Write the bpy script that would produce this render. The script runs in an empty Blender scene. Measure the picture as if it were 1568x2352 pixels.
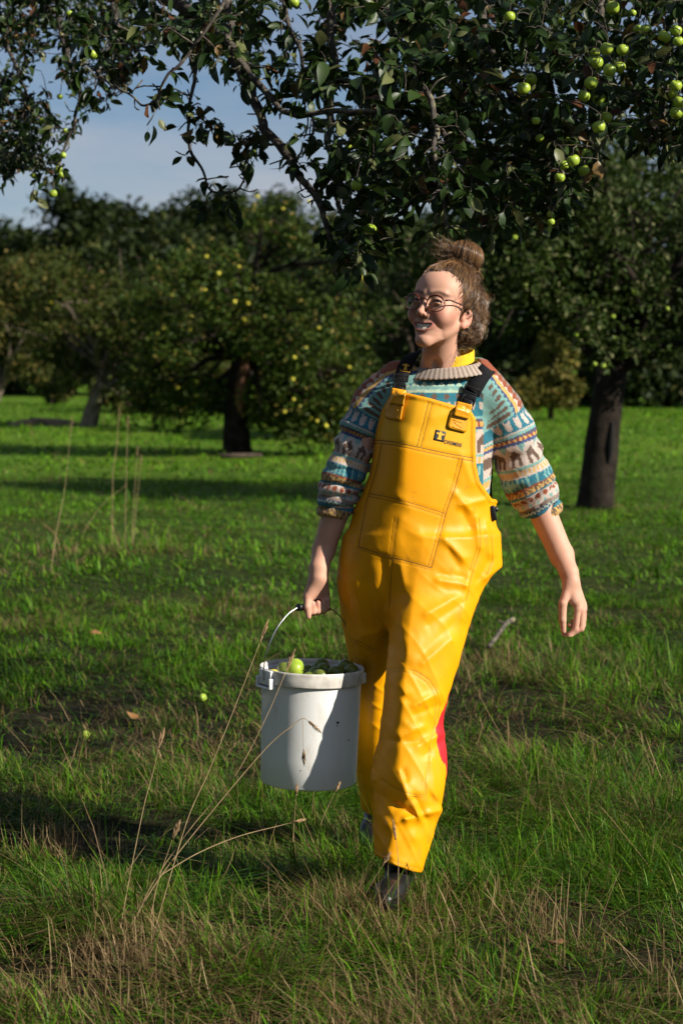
import bpy, bmesh, math, random
import numpy as np
from mathutils import Vector, Matrix

# ---------------------------------------------------------------- camera
CAM_H = 1.436                      # lens height above the grass roots
FPX = 4573.0                       # 70 mm lens on a 36 mm tall frame, in 1568x2352 units
PITCH = math.atan(361.0 / FPX)     # horizon sits above the middle of the frame
scene = bpy.context.scene
cam_data = bpy.data.cameras.new("camera")
cam_data.sensor_fit = 'VERTICAL'
cam_data.sensor_height = 36.0
cam_data.sensor_width = 24.0
cam_data.lens = 70.0
cam_data.clip_start = 0.1
cam_data.clip_end = 3000.0
cam_data.dof.use_dof = True
cam_data.dof.focus_distance = 5.35
cam_data.dof.aperture_fstop = 5.0
cam = bpy.data.objects.new("camera", cam_data)
scene.collection.objects.link(cam)
cam.location = (0.0, 0.0, CAM_H)
cam.rotation_euler = (math.pi / 2 - PITCH, 0.0, 0.0)
scene.camera = cam

# ---------------------------------------------------------------- sun and sky
SUN_EL = math.radians(30.0)
SUN_AZ = math.radians(26.5)        # towards the camera from due right (+x)
SUN_DIR = Vector((math.cos(SUN_AZ) * math.cos(SUN_EL), -math.sin(SUN_AZ) * math.cos(SUN_EL), math.sin(SUN_EL)))
sun_data = bpy.data.lights.new("sun", 'SUN')
sun_data.energy = 5.0
sun_data.angle = math.radians(0.53)
sun_data.color = (1.0, 0.93, 0.82)
sun = bpy.data.objects.new("sun", sun_data)
scene.collection.objects.link(sun)
sun.location = SUN_DIR * 60
sun.rotation_euler = SUN_DIR.to_track_quat('Z', 'Y').to_euler()

world = bpy.data.worlds.new("World")
scene.world = world
world.use_nodes = True
wn = world.node_tree.nodes; wl = world.node_tree.links
wn.clear()
w_out = wn.new('ShaderNodeOutputWorld')
w_bg = wn.new('ShaderNodeBackground')
w_sky = wn.new('ShaderNodeTexSky')
w_sky.sky_type = 'NISHITA'
w_sky.sun_disc = False
w_sky.sun_elevation = SUN_EL
w_sky.sun_rotation = math.atan2(SUN_DIR.x, SUN_DIR.y)
w_sky.altitude = 300.0
w_sky.air_density = 1.0
w_sky.dust_density = 0.0
w_sky.ozone_density = 6.0
# thin high cloud: soft noise on the view direction, only whitening the sky
w_tc = wn.new('ShaderNodeTexCoord')
w_map = wn.new('ShaderNodeMapping')
w_map.inputs['Scale'].default_value = (2.2, 2.2, 9.0)
w_noise = wn.new('ShaderNodeTexNoise')
w_noise.inputs['Scale'].default_value = 1.7
w_noise.inputs['Detail'].default_value = 5.0
w_noise.inputs['Roughness'].default_value = 0.62
w_ramp = wn.new('ShaderNodeValToRGB')
w_ramp.color_ramp.elements[0].position = 0.34; w_ramp.color_ramp.elements[0].color = (0, 0, 0, 1)
w_ramp.color_ramp.elements[1].position = 0.70; w_ramp.color_ramp.elements[1].color = (0.80, 0.80, 0.80, 1)
w_mix = wn.new('ShaderNodeMix'); w_mix.data_type = 'RGBA'
w_mix.inputs[7].default_value = (6.4, 6.6, 7.4, 1)
wl.new(w_tc.outputs['Generated'], w_map.inputs['Vector'])
wl.new(w_map.outputs['Vector'], w_noise.inputs['Vector'])
wl.new(w_noise.outputs['Fac'], w_ramp.inputs['Fac'])
wl.new(w_ramp.outputs['Color'], w_mix.inputs[0])
wl.new(w_sky.outputs['Color'], w_mix.inputs[6])
wl.new(w_mix.outputs[2], w_bg.inputs['Color'])
w_bg.inputs["Strength"].default_value = 0.050
wl.new(w_bg.outputs['Background'], w_out.inputs['Surface'])

scene.view_settings.view_transform = 'Standard'
scene.view_settings.look = 'None'
scene.view_settings.exposure = 0.58
scene.view_settings.gamma = 1.0
scene.view_settings.use_curve_mapping = False
scene.render.engine = 'CYCLES'
scene.cycles.use_denoising = True
scene.cycles.max_bounces = 6
scene.cycles.diffuse_bounces = 1
scene.cycles.glossy_bounces = 3
scene.cycles.transmission_bounces = 4
scene.cycles.transparent_max_bounces = 8
scene.cycles.caustics_reflective = False
scene.cycles.caustics_refractive = False
# ================================================================ helpers
COL = scene.collection
RNG = np.random.default_rng(7)
random.seed(7)

def W(px, py, Y):
    """world point at depth Y that a 1568x2352 picture position looks at"""
    u = (px - 784.0) / FPX; v = (1176.0 - py) / FPX
    dy = math.cos(PITCH) + v * math.sin(PITCH)
    dz = -math.sin(PITCH) + v * math.cos(PITCH)
    t = Y / dy
    return np.array([u * t, Y, CAM_H + dz * t])

def proj(p):
    d = p[:, 1] * math.cos(PITCH) - (p[:, 2] - CAM_H) * math.sin(PITCH)
    h = p[:, 1] * math.sin(PITCH) + (p[:, 2] - CAM_H) * math.cos(PITCH)
    return 784.0 + FPX * p[:, 0] / d, 1176.0 - FPX * h / d

# ---- custom properties
def tag(o, label=None, cat=None, group=None, kind=None):
    if label: o['label'] = label
    if cat: o['category'] = cat
    if group: o['group'] = group
    if kind: o['kind'] = kind
    return o

def empty(name, loc=(0, 0, 0)):
    o = bpy.data.objects.new(name, None)
    o.empty_display_size = 0.1
    o.location = loc
    COL.objects.link(o)
    return o

def link(name, me, parent=None):
    o = bpy.data.objects.new(name, me)
    COL.objects.link(o)
    if parent is not None:
        o.parent = parent
        o.matrix_parent_inverse = Matrix.Translation(-Vector(parent.location)) if parent.parent is None else Matrix()
    return o

def child(name, me, parent):
    """mesh given in world coordinates, parented without moving (parents carry only a translation)"""
    o = bpy.data.objects.new(name, me)
    COL.objects.link(o)
    o.parent = parent
    off = Vector((0, 0, 0)); q = parent
    while q is not None:
        off += Vector(q.location); q = q.parent
    o.location = -off
    return o

def np_mesh(name, verts, faces, mat=None, smooth=True, cols=None, mats=None, midx=None):
    """faces: (n,3) or (n,4) int array or a list of both"""
    me = bpy.data.meshes.new(name)
    verts = np.asarray(verts, dtype=np.float32)
    fl = faces if isinstance(faces, list) else [faces]
    fl = [np.asarray(f, dtype=np.int32) for f in fl if len(f)]
    nl = sum(f.size for f in fl); nf = sum(len(f) for f in fl)
    me.vertices.add(len(verts)); me.vertices.foreach_set('co', verts.ravel())
    me.loops.add(nl); me.polygons.add(nf)
    me.loops.foreach_set('vertex_index', np.concatenate([f.ravel() for f in fl]))
    tot = np.concatenate([np.full(len(f), f.shape[1], np.int32) for f in fl])
    me.polygons.foreach_set('loop_start', np.concatenate([[0], np.cumsum(tot)[:-1]]).astype(np.int32))
    me.polygons.foreach_set('loop_total', tot)
    if smooth:
        me.polygons.foreach_set('use_smooth', np.ones(nf, dtype=bool))
    if midx is not None:
        me.polygons.foreach_set('material_index', np.asarray(midx, dtype=np.int32))
    me.update(calc_edges=True)
    if cols is not None:
        c = np.ones((len(verts), 4), np.float32); c[:, :3] = cols
        a = me.color_attributes.new('col', 'FLOAT_COLOR', 'POINT')
        a.data.foreach_set('color', c.ravel())
    for m in (mats or ([mat] if mat else [])):
        me.materials.append(m)
    return me

# ---- materials
def mat_new(name):
    m = bpy.data.materials.new(name); m.use_nodes = True
    nt = m.node_tree
    return m, nt, nt.nodes['Principled BSDF'], nt.nodes, nt.links

def simple_mat(name, color, rough=0.6, spec=0.5, metal=0.0, noise=0.0, nscale=20.0, bump=0.0, bscale=80.0, coat=0.0):
    m, nt, b, N, L = mat_new(name)
    b.inputs['Base Color'].default_value = (*color, 1)
    b.inputs['Roughness'].default_value = rough
    b.inputs['Specular IOR Level'].default_value = spec
    b.inputs['Metallic'].default_value = metal
    b.inputs['Coat Weight'].default_value = coat
    if noise or bump:
        tc = N.new('ShaderNodeTexCoord')
    if noise:
        n = N.new('ShaderNodeTexNoise'); n.inputs['Scale'].default_value = nscale; n.inputs['Detail'].default_value = 5
        L.new(tc.outputs['Object'], n.inputs['Vector'])
        r = N.new('ShaderNodeValToRGB')
        r.color_ramp.elements[0].position = 0.3; r.color_ramp.elements[1].position = 0.7
        r.color_ramp.elements[0].color = (*[c * (1 - noise) for c in color], 1)
        r.color_ramp.elements[1].color = (*[min(1, c * (1 + noise)) for c in color], 1)
        L.new(n.outputs['Fac'], r.inputs['Fac']); L.new(r.outputs['Color'], b.inputs['Base Color'])
    if bump:
        n2 = N.new('ShaderNodeTexNoise'); n2.inputs['Scale'].default_value = bscale; n2.inputs['Detail'].default_value = 6
        L.new(tc.outputs['Object'], n2.inputs['Vector'])
        bp = N.new('ShaderNodeBump'); bp.inputs['Strength'].default_value = bump; bp.inputs['Distance'].default_value = 0.01
        L.new(n2.outputs['Fac'], bp.inputs['Height']); L.new(bp.outputs['Normal'], b.inputs['Normal'])
    return m

def attr_mat(name, rough=0.5, spec=0.5, trans=0.0, bump=0.0, bscale=300.0, sss=0.0, sheen=0.0, mottle=0.0, mscale=14.0, coat=0.0):
    """colour from the per-piece 'col' attribute; optional thin-leaf translucency"""
    m, nt, b, N, L = mat_new(name)
    a = N.new('ShaderNodeAttribute'); a.attribute_name = 'col'
    src = a.outputs['Color']
    if mottle:
        tc = N.new('ShaderNodeTexCoord'); n = N.new('ShaderNodeTexNoise')
        n.inputs['Scale'].default_value = mscale; n.inputs['Detail'].default_value = 6
        L.new(tc.outputs['Object'], n.inputs['Vector'])
        mr = N.new('ShaderNodeMapRange'); mr.inputs[1].default_value = 0.3; mr.inputs[2].default_value = 0.7
        mr.inputs[3].default_value = 1 - mottle; mr.inputs[4].default_value = 1 + mottle
        L.new(n.outputs['Fac'], mr.inputs[0])
        mx = N.new('ShaderNodeVectorMath'); mx.operation = 'MULTIPLY'
        L.new(src, mx.inputs[0]); L.new(mr.outputs[0], mx.inputs[1])
        src = mx.outputs[0]
    L.new(src, b.inputs['Base Color'])
    b.inputs['Roughness'].default_value = rough
    b.inputs['Specular IOR Level'].default_value = spec
    b.inputs['Coat Weight'].default_value = coat
    if sss:
        b.inputs['Subsurface Weight'].default_value = sss
        b.inputs['Subsurface Radius'].default_value = (1.0, 0.35, 0.2)
        b.inputs['Subsurface Scale'].default_value = 0.008
    if sheen:
        b.inputs['Sheen Weight'].default_value = sheen
    if bump:
        tc = N.new('ShaderNodeTexCoord'); n2 = N.new('ShaderNodeTexNoise')
        n2.inputs['Scale'].default_value = bscale; n2.inputs['Detail'].default_value = 4
        L.new(tc.outputs['Object'], n2.inputs['Vector'])
        bp = N.new('ShaderNodeBump'); bp.inputs['Strength'].default_value = bump; bp.inputs['Distance'].default_value = 0.004
        L.new(n2.outputs['Fac'], bp.inputs['Height']); L.new(bp.outputs['Normal'], b.inputs['Normal'])
    if trans:
        tr = N.new('ShaderNodeBsdfTranslucent')
        L.new(src, tr.inputs['Color'])
        mix = N.new('ShaderNodeMixShader'); mix.inputs[0].default_value = trans
        out = N['Material Output']
        L.new(b.outputs[0], mix.inputs[1]); L.new(tr.outputs[0], mix.inputs[2])
        L.new(mix.outputs[0], out.inputs['Surface'])
    return m

# ---- value noise in numpy
_PERM = np.random.default_rng(3).random((64, 64, 64)).astype(np.float32)
def vnoise(p, scale):
    q = np.asarray(p, np.float64) * scale + 512.37
    i = np.floor(q).astype(np.int64); f = q - i
    f = f * f * (3 - 2 * f)
    i0 = i & 63; i1 = (i + 1) & 63
    def g(a, b, c): return _PERM[a[:, 0], b[:, 1], c[:, 2]]
    x00 = g(i0, i0, i0) * (1 - f[:, 0]) + g(i1, i0, i0) * f[:, 0]
    x10 = g(i0, i1, i0) * (1 - f[:, 0]) + g(i1, i1, i0) * f[:, 0]
    x01 = g(i0, i0, i1) * (1 - f[:, 0]) + g(i1, i0, i1) * f[:, 0]
    x11 = g(i0, i1, i1) * (1 - f[:, 0]) + g(i1, i1, i1) * f[:, 0]
    y0 = x00 * (1 - f[:, 1]) + x10 * f[:, 1]; y1 = x01 * (1 - f[:, 1]) + x11 * f[:, 1]
    return (y0 * (1 - f[:, 2]) + y1 * f[:, 2]) * 2 - 1

def fbm(p, scale, oct=3):
    s = 0; a = 1.0; t = 0
    for _ in range(oct):
        s = s + a * vnoise(p, scale); t += a; a *= 0.5; scale *= 2.07
    return s / t

# ---- signed distance pieces
def capsule(p, a, b, ra, rb=None):
    rb = ra if rb is None else rb
    a = np.asarray(a); b = np.asarray(b); ab = b - a
    t = np.clip(((p - a) @ ab) / max(ab @ ab, 1e-12), 0, 1)
    return np.linalg.norm(p - a - t[:, None] * ab, axis=1) - (ra + (rb - ra) * t)

def ellipsoid(p, c, r):
    q = p - np.asarray(c); r = np.asarray(r)
    k0 = np.linalg.norm(q / r, axis=1); k1 = np.linalg.norm(q / (r * r), axis=1)
    return k0 * (k0 - 1.0) / np.maximum(k1, 1e-9)

def smin(a, b, k):
    h = np.clip(0.5 + 0.5 * (b - a) / k, 0, 1)
    return b * (1 - h) + a * h - k * h * (1 - h)

def smax(a, b, k): return -smin(-a, -b, k)

def chain(p, pts, rad, k=0.01):
    d = None
    for i in range(len(pts) - 1):
        e = capsule(p, pts[i], pts[i + 1], rad[i], rad[i + 1])
        d = e if d is None else smin(d, e, k)
    return d

def catmull(P, n):
    """resample a polyline (m,k) smoothly to n rows"""
    P = np.asarray(P, float); m = len(P)
    t = np.linspace(0, m - 1, n); i = np.clip(np.floor(t).astype(int), 0, m - 2); f = (t - i)[:, None]
    p0 = P[np.maximum(i - 1, 0)]; p1 = P[i]; p2 = P[i + 1]; p3 = P[np.minimum(i + 2, m - 1)]
    return 0.5 * ((2 * p1) + (-p0 + p2) * f + (2 * p0 - 5 * p1 + 4 * p2 - p3) * f**2 + (-p0 + 3 * p1 - 3 * p2 + p3) * f**3)

class Tube:
    """stack of sections read off picture heights: rows of (py, left px, right px, depth, half depth);
    ridge: (py, px) rows where the cloth is drawn forward into a soft vertical ridge"""
    def __init__(self, rows, shear=0.0, ridge=None, n=2.0):
        self.sh = shear; self.n = n
        R = []
        for py, xl, xr, Y, ry in rows:
            a = W(xl, py, Y); b = W(xr, py, Y)
            xm = (xl + xr) / 2 if ridge is None else float(np.interp(py, [q[0] for q in ridge], [q[1] for q in ridge]))
            xm = min(max(xm, xl + 0.25 * (xr - xl)), xr - 0.25 * (xr - xl))
            m = W(xm, py, Y)
            R.append((a[2], m[0], m[0] - a[0], b[0] - m[0], Y, ry))
        R = catmull(R, 240); R = R[np.argsort(R[:, 0])]
        self.R = R; self.lo = R[0, 0]; self.hi = R[-1, 0]
    def at(self, z):
        R = self.R
        cx, rl, rr, Y, ry = [np.interp(z, R[:, 0], R[:, k]) for k in (1, 2, 3, 4, 5)]
        return cx + (rr - rl) / 2, (rl + rr) / 2, Y, ry
    def __call__(self, p, cap=True):
        R = self.R; z = p[:, 2]
        cx, rl, rr, cy, ry = [np.interp(z, R[:, 0], R[:, k]) for k in (1, 2, 3, 4, 5)]
        qx = p[:, 0] - cx; qy = p[:, 1] - cy + self.sh * qx
        rx = np.where(qx < 0, rl, rr)
        # pointed towards the viewer, rounder behind
        w = np.clip(0.5 - qy / (0.5 * ry), 0, 1); n = 2.0 + (self.n - 2.0) * w
        a = np.sqrt((qx / rx)**2 + 4e-3); b = np.abs(qy / ry) + 1e-6
        k0 = (a**n + b**n)**(1 / n)
        gx = (a / k0)**(n - 1) / rx; gy = (b / k0)**(n - 1) / ry
        d = (k0 - 1) / np.maximum(np.sqrt(gx * gx + gy * gy), 1e-6)
        d = np.maximum(d, -np.minimum(rx, ry) * 0.9)
        if cap:
            d = smax(d, np.maximum(self.lo - z, z - self.hi), 0.006)
        return d

def poly_sdf(x, y, P):
    P = np.asarray(P, float); n = len(P)
    d = np.full(len(x), 1e18); ins = np.zeros(len(x), bool)
    for i in range(n):
        ax, ay = P[i]; bx, by = P[(i + 1) % n]
        ex, ey = bx - ax, by - ay; wx, wy = x - ax, y - ay
        t = np.clip((wx * ex + wy * ey) / (ex * ex + ey * ey + 1e-12), 0, 1)
        d = np.minimum(d, (wx - ex * t)**2 + (wy - ey * t)**2)
        c = (ay > y) != (by > y)
        with np.errstate(divide='ignore', invalid='ignore'):
            ins ^= c & (x < (bx - ax) * (y - ay) / (by - ay + 1e-12) + ax)
    d = np.sqrt(d)
    return np.where(ins, -d, d)

def line_dist(x, y, P):
    """distance to an open polyline"""
    d = np.full(len(x), 1e9)
    for i in range(len(P) - 1):
        ax, ay = P[i]; bx, by = P[i + 1]
        ex, ey = bx - ax, by - ay; wx, wy = x - ax, y - ay
        t = np.clip((wx * ex + wy * ey) / (ex * ex + ey * ey + 1e-12), 0, 1)
        d = np.minimum(d, np.hypot(wx - ex * t, wy - ey * t))
    return d

def evalf(f, P, chunk=400000):
    out = np.empty(len(P), np.float32)
    for i in range(0, len(P), chunk):
        out[i:i + chunk] = f(P[i:i + chunk])
    return out

def surface(f, lo, hi, h, B=8, slack=1.6):
    """sparse surface nets of f = 0; returns vertices and quads"""
    lo = np.asarray(lo, float); hi = np.asarray(hi, float)
    nb = np.ceil((hi - lo) / (h * B)).astype(int)
    I = np.stack(np.meshgrid(*[np.arange(n) for n in nb], indexing='ij'), -1).reshape(-1, 3)
    c = lo + (I + 0.5) * B * h
    fv = evalf(f, c)
    I = I[np.abs(fv) < B * h * 0.87 * slack]
    g = np.stack(np.meshgrid(*[np.arange(B + 1)] * 3, indexing='ij'), -1).reshape(-1, 3)
    N = (nb * B + 4).astype(np.int64)
    keys = []; pos = []; edges = [[], [], []]
    offs = np.array([[0,0,0],[1,0,0],[0,1,0],[1,1,0],[0,0,1],[1,0,1],[0,1,1],[1,1,1]])
    EP = [(0,1),(2,3),(4,5),(6,7),(0,2),(1,3),(4,6),(5,7),(0,4),(1,5),(2,6),(3,7)]
    step = max(1, 300000 // len(g))
    for s in range(0, len(I), step):
        Ib = I[s:s + step]
        G = Ib[:, None, :] * B + g[None]
        V = evalf(f, (lo + G.reshape(-1, 3) * h)).reshape(len(Ib), B + 1, B + 1, B + 1)
        C = np.stack([V[:, o[0]:B + o[0], o[1]:B + o[1], o[2]:B + o[2]] for o in offs], -1)
        sg = C < 0
        mixed = sg.any(-1) & ~sg.all(-1)
        bi, x, y, z = np.nonzero(mixed)
        if len(bi) == 0: continue
        cell = Ib[bi] * B + np.stack([x, y, z], -1)
        cv = C[bi, x, y, z]
        acc = np.zeros((len(bi), 3)); cnt = np.zeros(len(bi))
        for a, b in EP:
            va, vb = cv[:, a], cv[:, b]
            m = (va < 0) != (vb < 0)
            t = np.where(m, va / np.where(m, va - vb, 1), 0)[:, None]
            pt = offs[a] + t * (offs[b] - offs[a])
            acc += np.where(m[:, None], pt, 0); cnt += m
        k = (cell[:, 0].astype(np.int64) * N[1] + cell[:, 1]) * N[2] + cell[:, 2]
        keys.append(k); pos.append(lo + (cell + acc / cnt[:, None]) * h)
        for ax, e in enumerate((1, 2, 4)):
            m = (cv[:, 0] < 0) != (cv[:, e] < 0)
            edges[ax].append(np.concatenate([cell[m], (cv[m, 0] < 0)[:, None]], 1))
    keys = np.concatenate(keys); pos = np.concatenate(pos)
    keys, u = np.unique(keys, return_index=True); pos = pos[u]
    quads = []
    for ax in range(3):
        E = np.unique(np.concatenate(edges[ax]), axis=0)
        c = E[:, :3].astype(np.int64); inside = E[:, 3].astype(bool)
        b1, b2 = (ax + 1) % 3, (ax + 2) % 3
        ids = []; ok = np.ones(len(c), bool)
        for d1, d2 in ((0, 0), (-1, 0), (-1, -1), (0, -1)):
            q = c.copy(); q[:, b1] += d1; q[:, b2] += d2
            k = (q[:, 0] * N[1] + q[:, 1]) * N[2] + q[:, 2]
            j = np.clip(np.searchsorted(keys, k), 0, len(keys) - 1)
            ok &= keys[j] == k; ids.append(j)
        Q = np.stack(ids, 1)[ok]; ins = inside[ok]
        Q[~ins] = Q[~ins][:, ::-1]
        quads.append(Q)
    return pos, np.concatenate(quads)

def grad(f, p, e=0.0012):
    g = np.stack([f(p + np.eye(3)[i] * e) - f(p - np.eye(3)[i] * e) for i in range(3)], 1)
    return g / np.maximum(np.linalg.norm(g, axis=1, keepdims=True), 1e-9)

from mathutils.bvhtree import BVHTree
def ray_front(V, Q):
    """first depth met from the front, for lists x, z"""
    t = BVHTree.FromPolygons([tuple(v) for v in V], [tuple(int(i) for i in q) for q in Q])
    def f(x, z):
        out = []
        for a, b in zip(np.atleast_1d(x), np.atleast_1d(z)):
            h = t.ray_cast(Vector((a, 4.9, b)), Vector((0, 1, 0)))
            out.append(h[0].y if h[0] is not None else np.nan)
        out = np.array(out)
        if np.isnan(out).any():
            ok = ~np.isnan(out); out[~ok] = out[ok].max() if ok.any() else 5.5
        return out
    return f

# ---- tubes and ribbons
def frames(P):
    P = np.asarray(P, float)
    T = np.gradient(P, axis=0); T /= np.maximum(np.linalg.norm(T, axis=1, keepdims=True), 1e-9)
    ref = np.array([0.0, 0.0, 1.0]) if abs(T[:, 2]).mean() < 0.8 else np.array([1.0, 0.0, 0.0])
    A = np.cross(T, ref); A /= np.maximum(np.linalg.norm(A, axis=1, keepdims=True), 1e-9)
    return T, A, np.cross(T, A)

def tube(P, R, sides=8, cap=True):
    P = np.asarray(P, float); n = len(P)
    R = np.full(n, R) if np.isscalar(R) else np.asarray(R, float)
    T, A, Bv = frames(P)
    a = np.linspace(0, 2 * np.pi, sides, endpoint=False)
    V = P[:, None] + R[:, None, None] * (np.cos(a)[None, :, None] * A[:, None] + np.sin(a)[None, :, None] * Bv[:, None])
    V = V.reshape(-1, 3)
    i = np.arange(n - 1)[:, None] * sides; j = np.arange(sides)[None]
    k = (j + 1) % sides
    Q = np.stack([i + j, i + k, i + sides + k, i + sides + j], -1).reshape(-1, 4)
    F = [Q]
    if cap:
        V = np.concatenate([V, P[:1], P[-1:]])
        c0, c1 = n * sides, n * sides + 1
        j = np.arange(sides); k = (j + 1) % sides
        F.append(np.concatenate([np.stack([k, j, np.full(sides, c0)], 1),
                                 np.stack([(n - 1) * sides + j, (n - 1) * sides + k, np.full(sides, c1)], 1)]))
    return V, F

class Acc:
    """collects pieces of one part"""
    def __init__(self): self.V = []; self.Q = []; self.T = []; self.C = []; self.n = 0
    def add(self, V, F, col=None):
        V = np.asarray(V, float)
        for f in (F if isinstance(F, list) else [F]):
            f = np.asarray(f)
            if len(f) == 0: continue
            (self.Q if f.shape[1] == 4 else self.T).append(f + self.n)
        self.V.append(V); self.n += len(V)
        if col is not None:
            col = np.asarray(col, float)
            self.C.append(np.broadcast_to(col, (len(V), 3)) if col.ndim == 1 else col)
        return self
    def mesh(self, name, mat, smooth=True):
        F = []
        if self.Q: F.append(np.concatenate(self.Q))
        if self.T: F.append(np.concatenate(self.T))
        return np_mesh(name, np.concatenate(self.V), F, mat, smooth, np.concatenate(self.C) if self.C else None)

def box(c, s, R=None):
    c = np.asarray(c, float); s = np.asarray(s, float) / 2
    V = np.array([[x, y, z] for x in (-1, 1) for y in (-1, 1) for z in (-1, 1)]) * s
    if R is not None: V = V @ np.asarray(R).T
    F = np.array([[0,1,3,2],[4,6,7,5],[0,4,5,1],[2,3,7,6],[0,2,6,4],[1,5,7,3]])
    return V + c, F

def rotm(axis, ang):
    return np.array(Matrix.Rotation(ang, 3, axis))

def lathe(prof, n=48, c=(0, 0, 0)):
    prof = np.asarray(prof, float)
    a = np.linspace(0, 2 * np.pi, n, endpoint=False)
    V = np.stack([prof[:, 0][:, None] * np.cos(a), prof[:, 0][:, None] * np.sin(a), np.repeat(prof[:, 1][:, None], n, 1)], -1).reshape(-1, 3)
    i = np.arange(len(prof) - 1)[:, None] * n; j = np.arange(n)[None]; k = (j + 1) % n
    Q = np.stack([i + j, i + k, i + n + k, i + n + j], -1).reshape(-1, 4)
    return V + np.asarray(c), Q

# ---- ground height
def ground(x, y):
    x = np.asarray(x, float); y = np.asarray(y, float)
    p = np.stack([x.ravel(), y.ravel(), np.zeros(x.size)], 1)
    h = 0.035 * vnoise(p, 0.55) + 0.02 * vnoise(p + 7, 1.7) + 0.10 * vnoise(p + 3, 0.11) * np.clip((p[:, 1] - 9) / 10, 0, 1)
    h = h - 0.03
    return h.reshape(x.shape)

foot = W(925, 2045, 5.2); foot[2] = 0.0         # where the woman's front foot stands
# ---------------------------------------------------------------- an apple with stalk and eye
def apple_mesh(name, seed, mat):
    r = np.random.default_rng(seed)
    th = np.linspace(0, np.pi, 13)
    rr = np.sin(th)**0.86 * (1 + 0.06 * np.cos(th)); zz = np.cos(th) * 0.90
    zz = zz - 0.26 * np.exp(-(th / 0.34)**2) + 0.20 * np.exp(-((np.pi - th) / 0.30)**2)
    V, Q = lathe(np.stack([np.maximum(rr, 0.002), zz], 1), 18)
    a = np.arctan2(V[:, 1], V[:, 0])
    V[:, :2] *= (1 + 0.025 * np.cos(5 * a + seed) + 0.03 * np.cos(a + seed * 2))[:, None]
    ac = Acc().add(V, Q)
    # stalk and dry eye
    P = np.array([[0, 0, 0.62], [0.03, 0.01, 0.85], [0.09, 0.02, 1.08]]); sv_, sf_ = tube(catmull(P, 5), 0.035, 5); ac.add(sv_, sf_)
    ev, ef = lathe([(0.02, -0.74), (0.10, -0.72), (0.14, -0.80), (0.06, -0.78)], 7); ac.add(ev, ef)
    me = ac.mesh(name, None)
    nb_ = len(Q); me.materials.append(mat); me.materials.append(m_stalk)
    mi = np.zeros(len(me.polygons), np.int32)
    nq = len(Q)
    # polygons are stored quads first (body, stalk, eye) then triangles
    mi[nq:] = 1
    me.polygons.foreach_set('material_index', mi)
    return me
m_stalk = simple_mat('apple_stalk', (0.055, 0.035, 0.018), 0.8)
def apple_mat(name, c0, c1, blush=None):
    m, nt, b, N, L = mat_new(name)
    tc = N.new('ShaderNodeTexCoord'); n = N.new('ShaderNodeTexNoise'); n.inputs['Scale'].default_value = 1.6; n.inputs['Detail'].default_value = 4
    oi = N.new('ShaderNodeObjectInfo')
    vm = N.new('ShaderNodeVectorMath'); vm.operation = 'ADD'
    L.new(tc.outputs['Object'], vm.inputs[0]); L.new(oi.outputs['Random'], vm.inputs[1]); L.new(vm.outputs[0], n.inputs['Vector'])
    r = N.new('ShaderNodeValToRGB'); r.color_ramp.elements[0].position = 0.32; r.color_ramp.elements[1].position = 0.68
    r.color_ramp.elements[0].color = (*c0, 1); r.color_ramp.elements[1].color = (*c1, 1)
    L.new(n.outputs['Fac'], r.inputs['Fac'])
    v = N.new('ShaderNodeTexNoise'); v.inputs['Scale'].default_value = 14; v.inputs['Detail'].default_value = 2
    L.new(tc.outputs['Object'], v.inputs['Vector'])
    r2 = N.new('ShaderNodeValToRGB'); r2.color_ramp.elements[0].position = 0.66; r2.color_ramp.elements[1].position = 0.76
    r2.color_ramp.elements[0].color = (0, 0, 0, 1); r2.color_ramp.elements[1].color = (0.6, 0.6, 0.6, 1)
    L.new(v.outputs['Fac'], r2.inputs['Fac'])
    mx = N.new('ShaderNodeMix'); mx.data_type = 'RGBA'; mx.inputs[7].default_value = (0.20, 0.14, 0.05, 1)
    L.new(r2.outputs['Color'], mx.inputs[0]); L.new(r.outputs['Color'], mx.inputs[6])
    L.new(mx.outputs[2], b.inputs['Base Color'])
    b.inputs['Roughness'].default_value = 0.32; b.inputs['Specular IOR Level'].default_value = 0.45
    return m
m_ap_green = apple_mat('apple_green', (0.26, 0.40, 0.035), (0.40, 0.50, 0.055))
m_ap_yellow = apple_mat('apple_yellow', (0.55, 0.52, 0.035), (0.62, 0.50, 0.06))
m_ap_shaded = apple_mat('apple_shaded_green', (0.075, 0.115, 0.015), (0.15, 0.19, 0.03))  # green darkened in colour for apples lying in shade in the bucket
AP_G = [apple_mesh('apple', k, m_ap_green) for k in range(3)]
AP_Y = [apple_mesh('apple', 5 + k, m_ap_yellow) for k in range(2)]
AP_SHADED = [apple_mesh('apple', 9 + k, m_ap_shaded) for k in range(3)]
def put_apple(me, loc, r, rot, label=None, group=None, parent=None, name='apple'):
    o = bpy.data.objects.new(name, me); COL.objects.link(o)
    o.location = tuple(loc); o.scale = (r, r, r); o.rotation_euler = rot
    if parent is not None: o.parent = parent; o.location = Vector(tuple(loc)) - Vector(parent.location)
    else: tag(o, label, 'apple', group)
    return o
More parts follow.
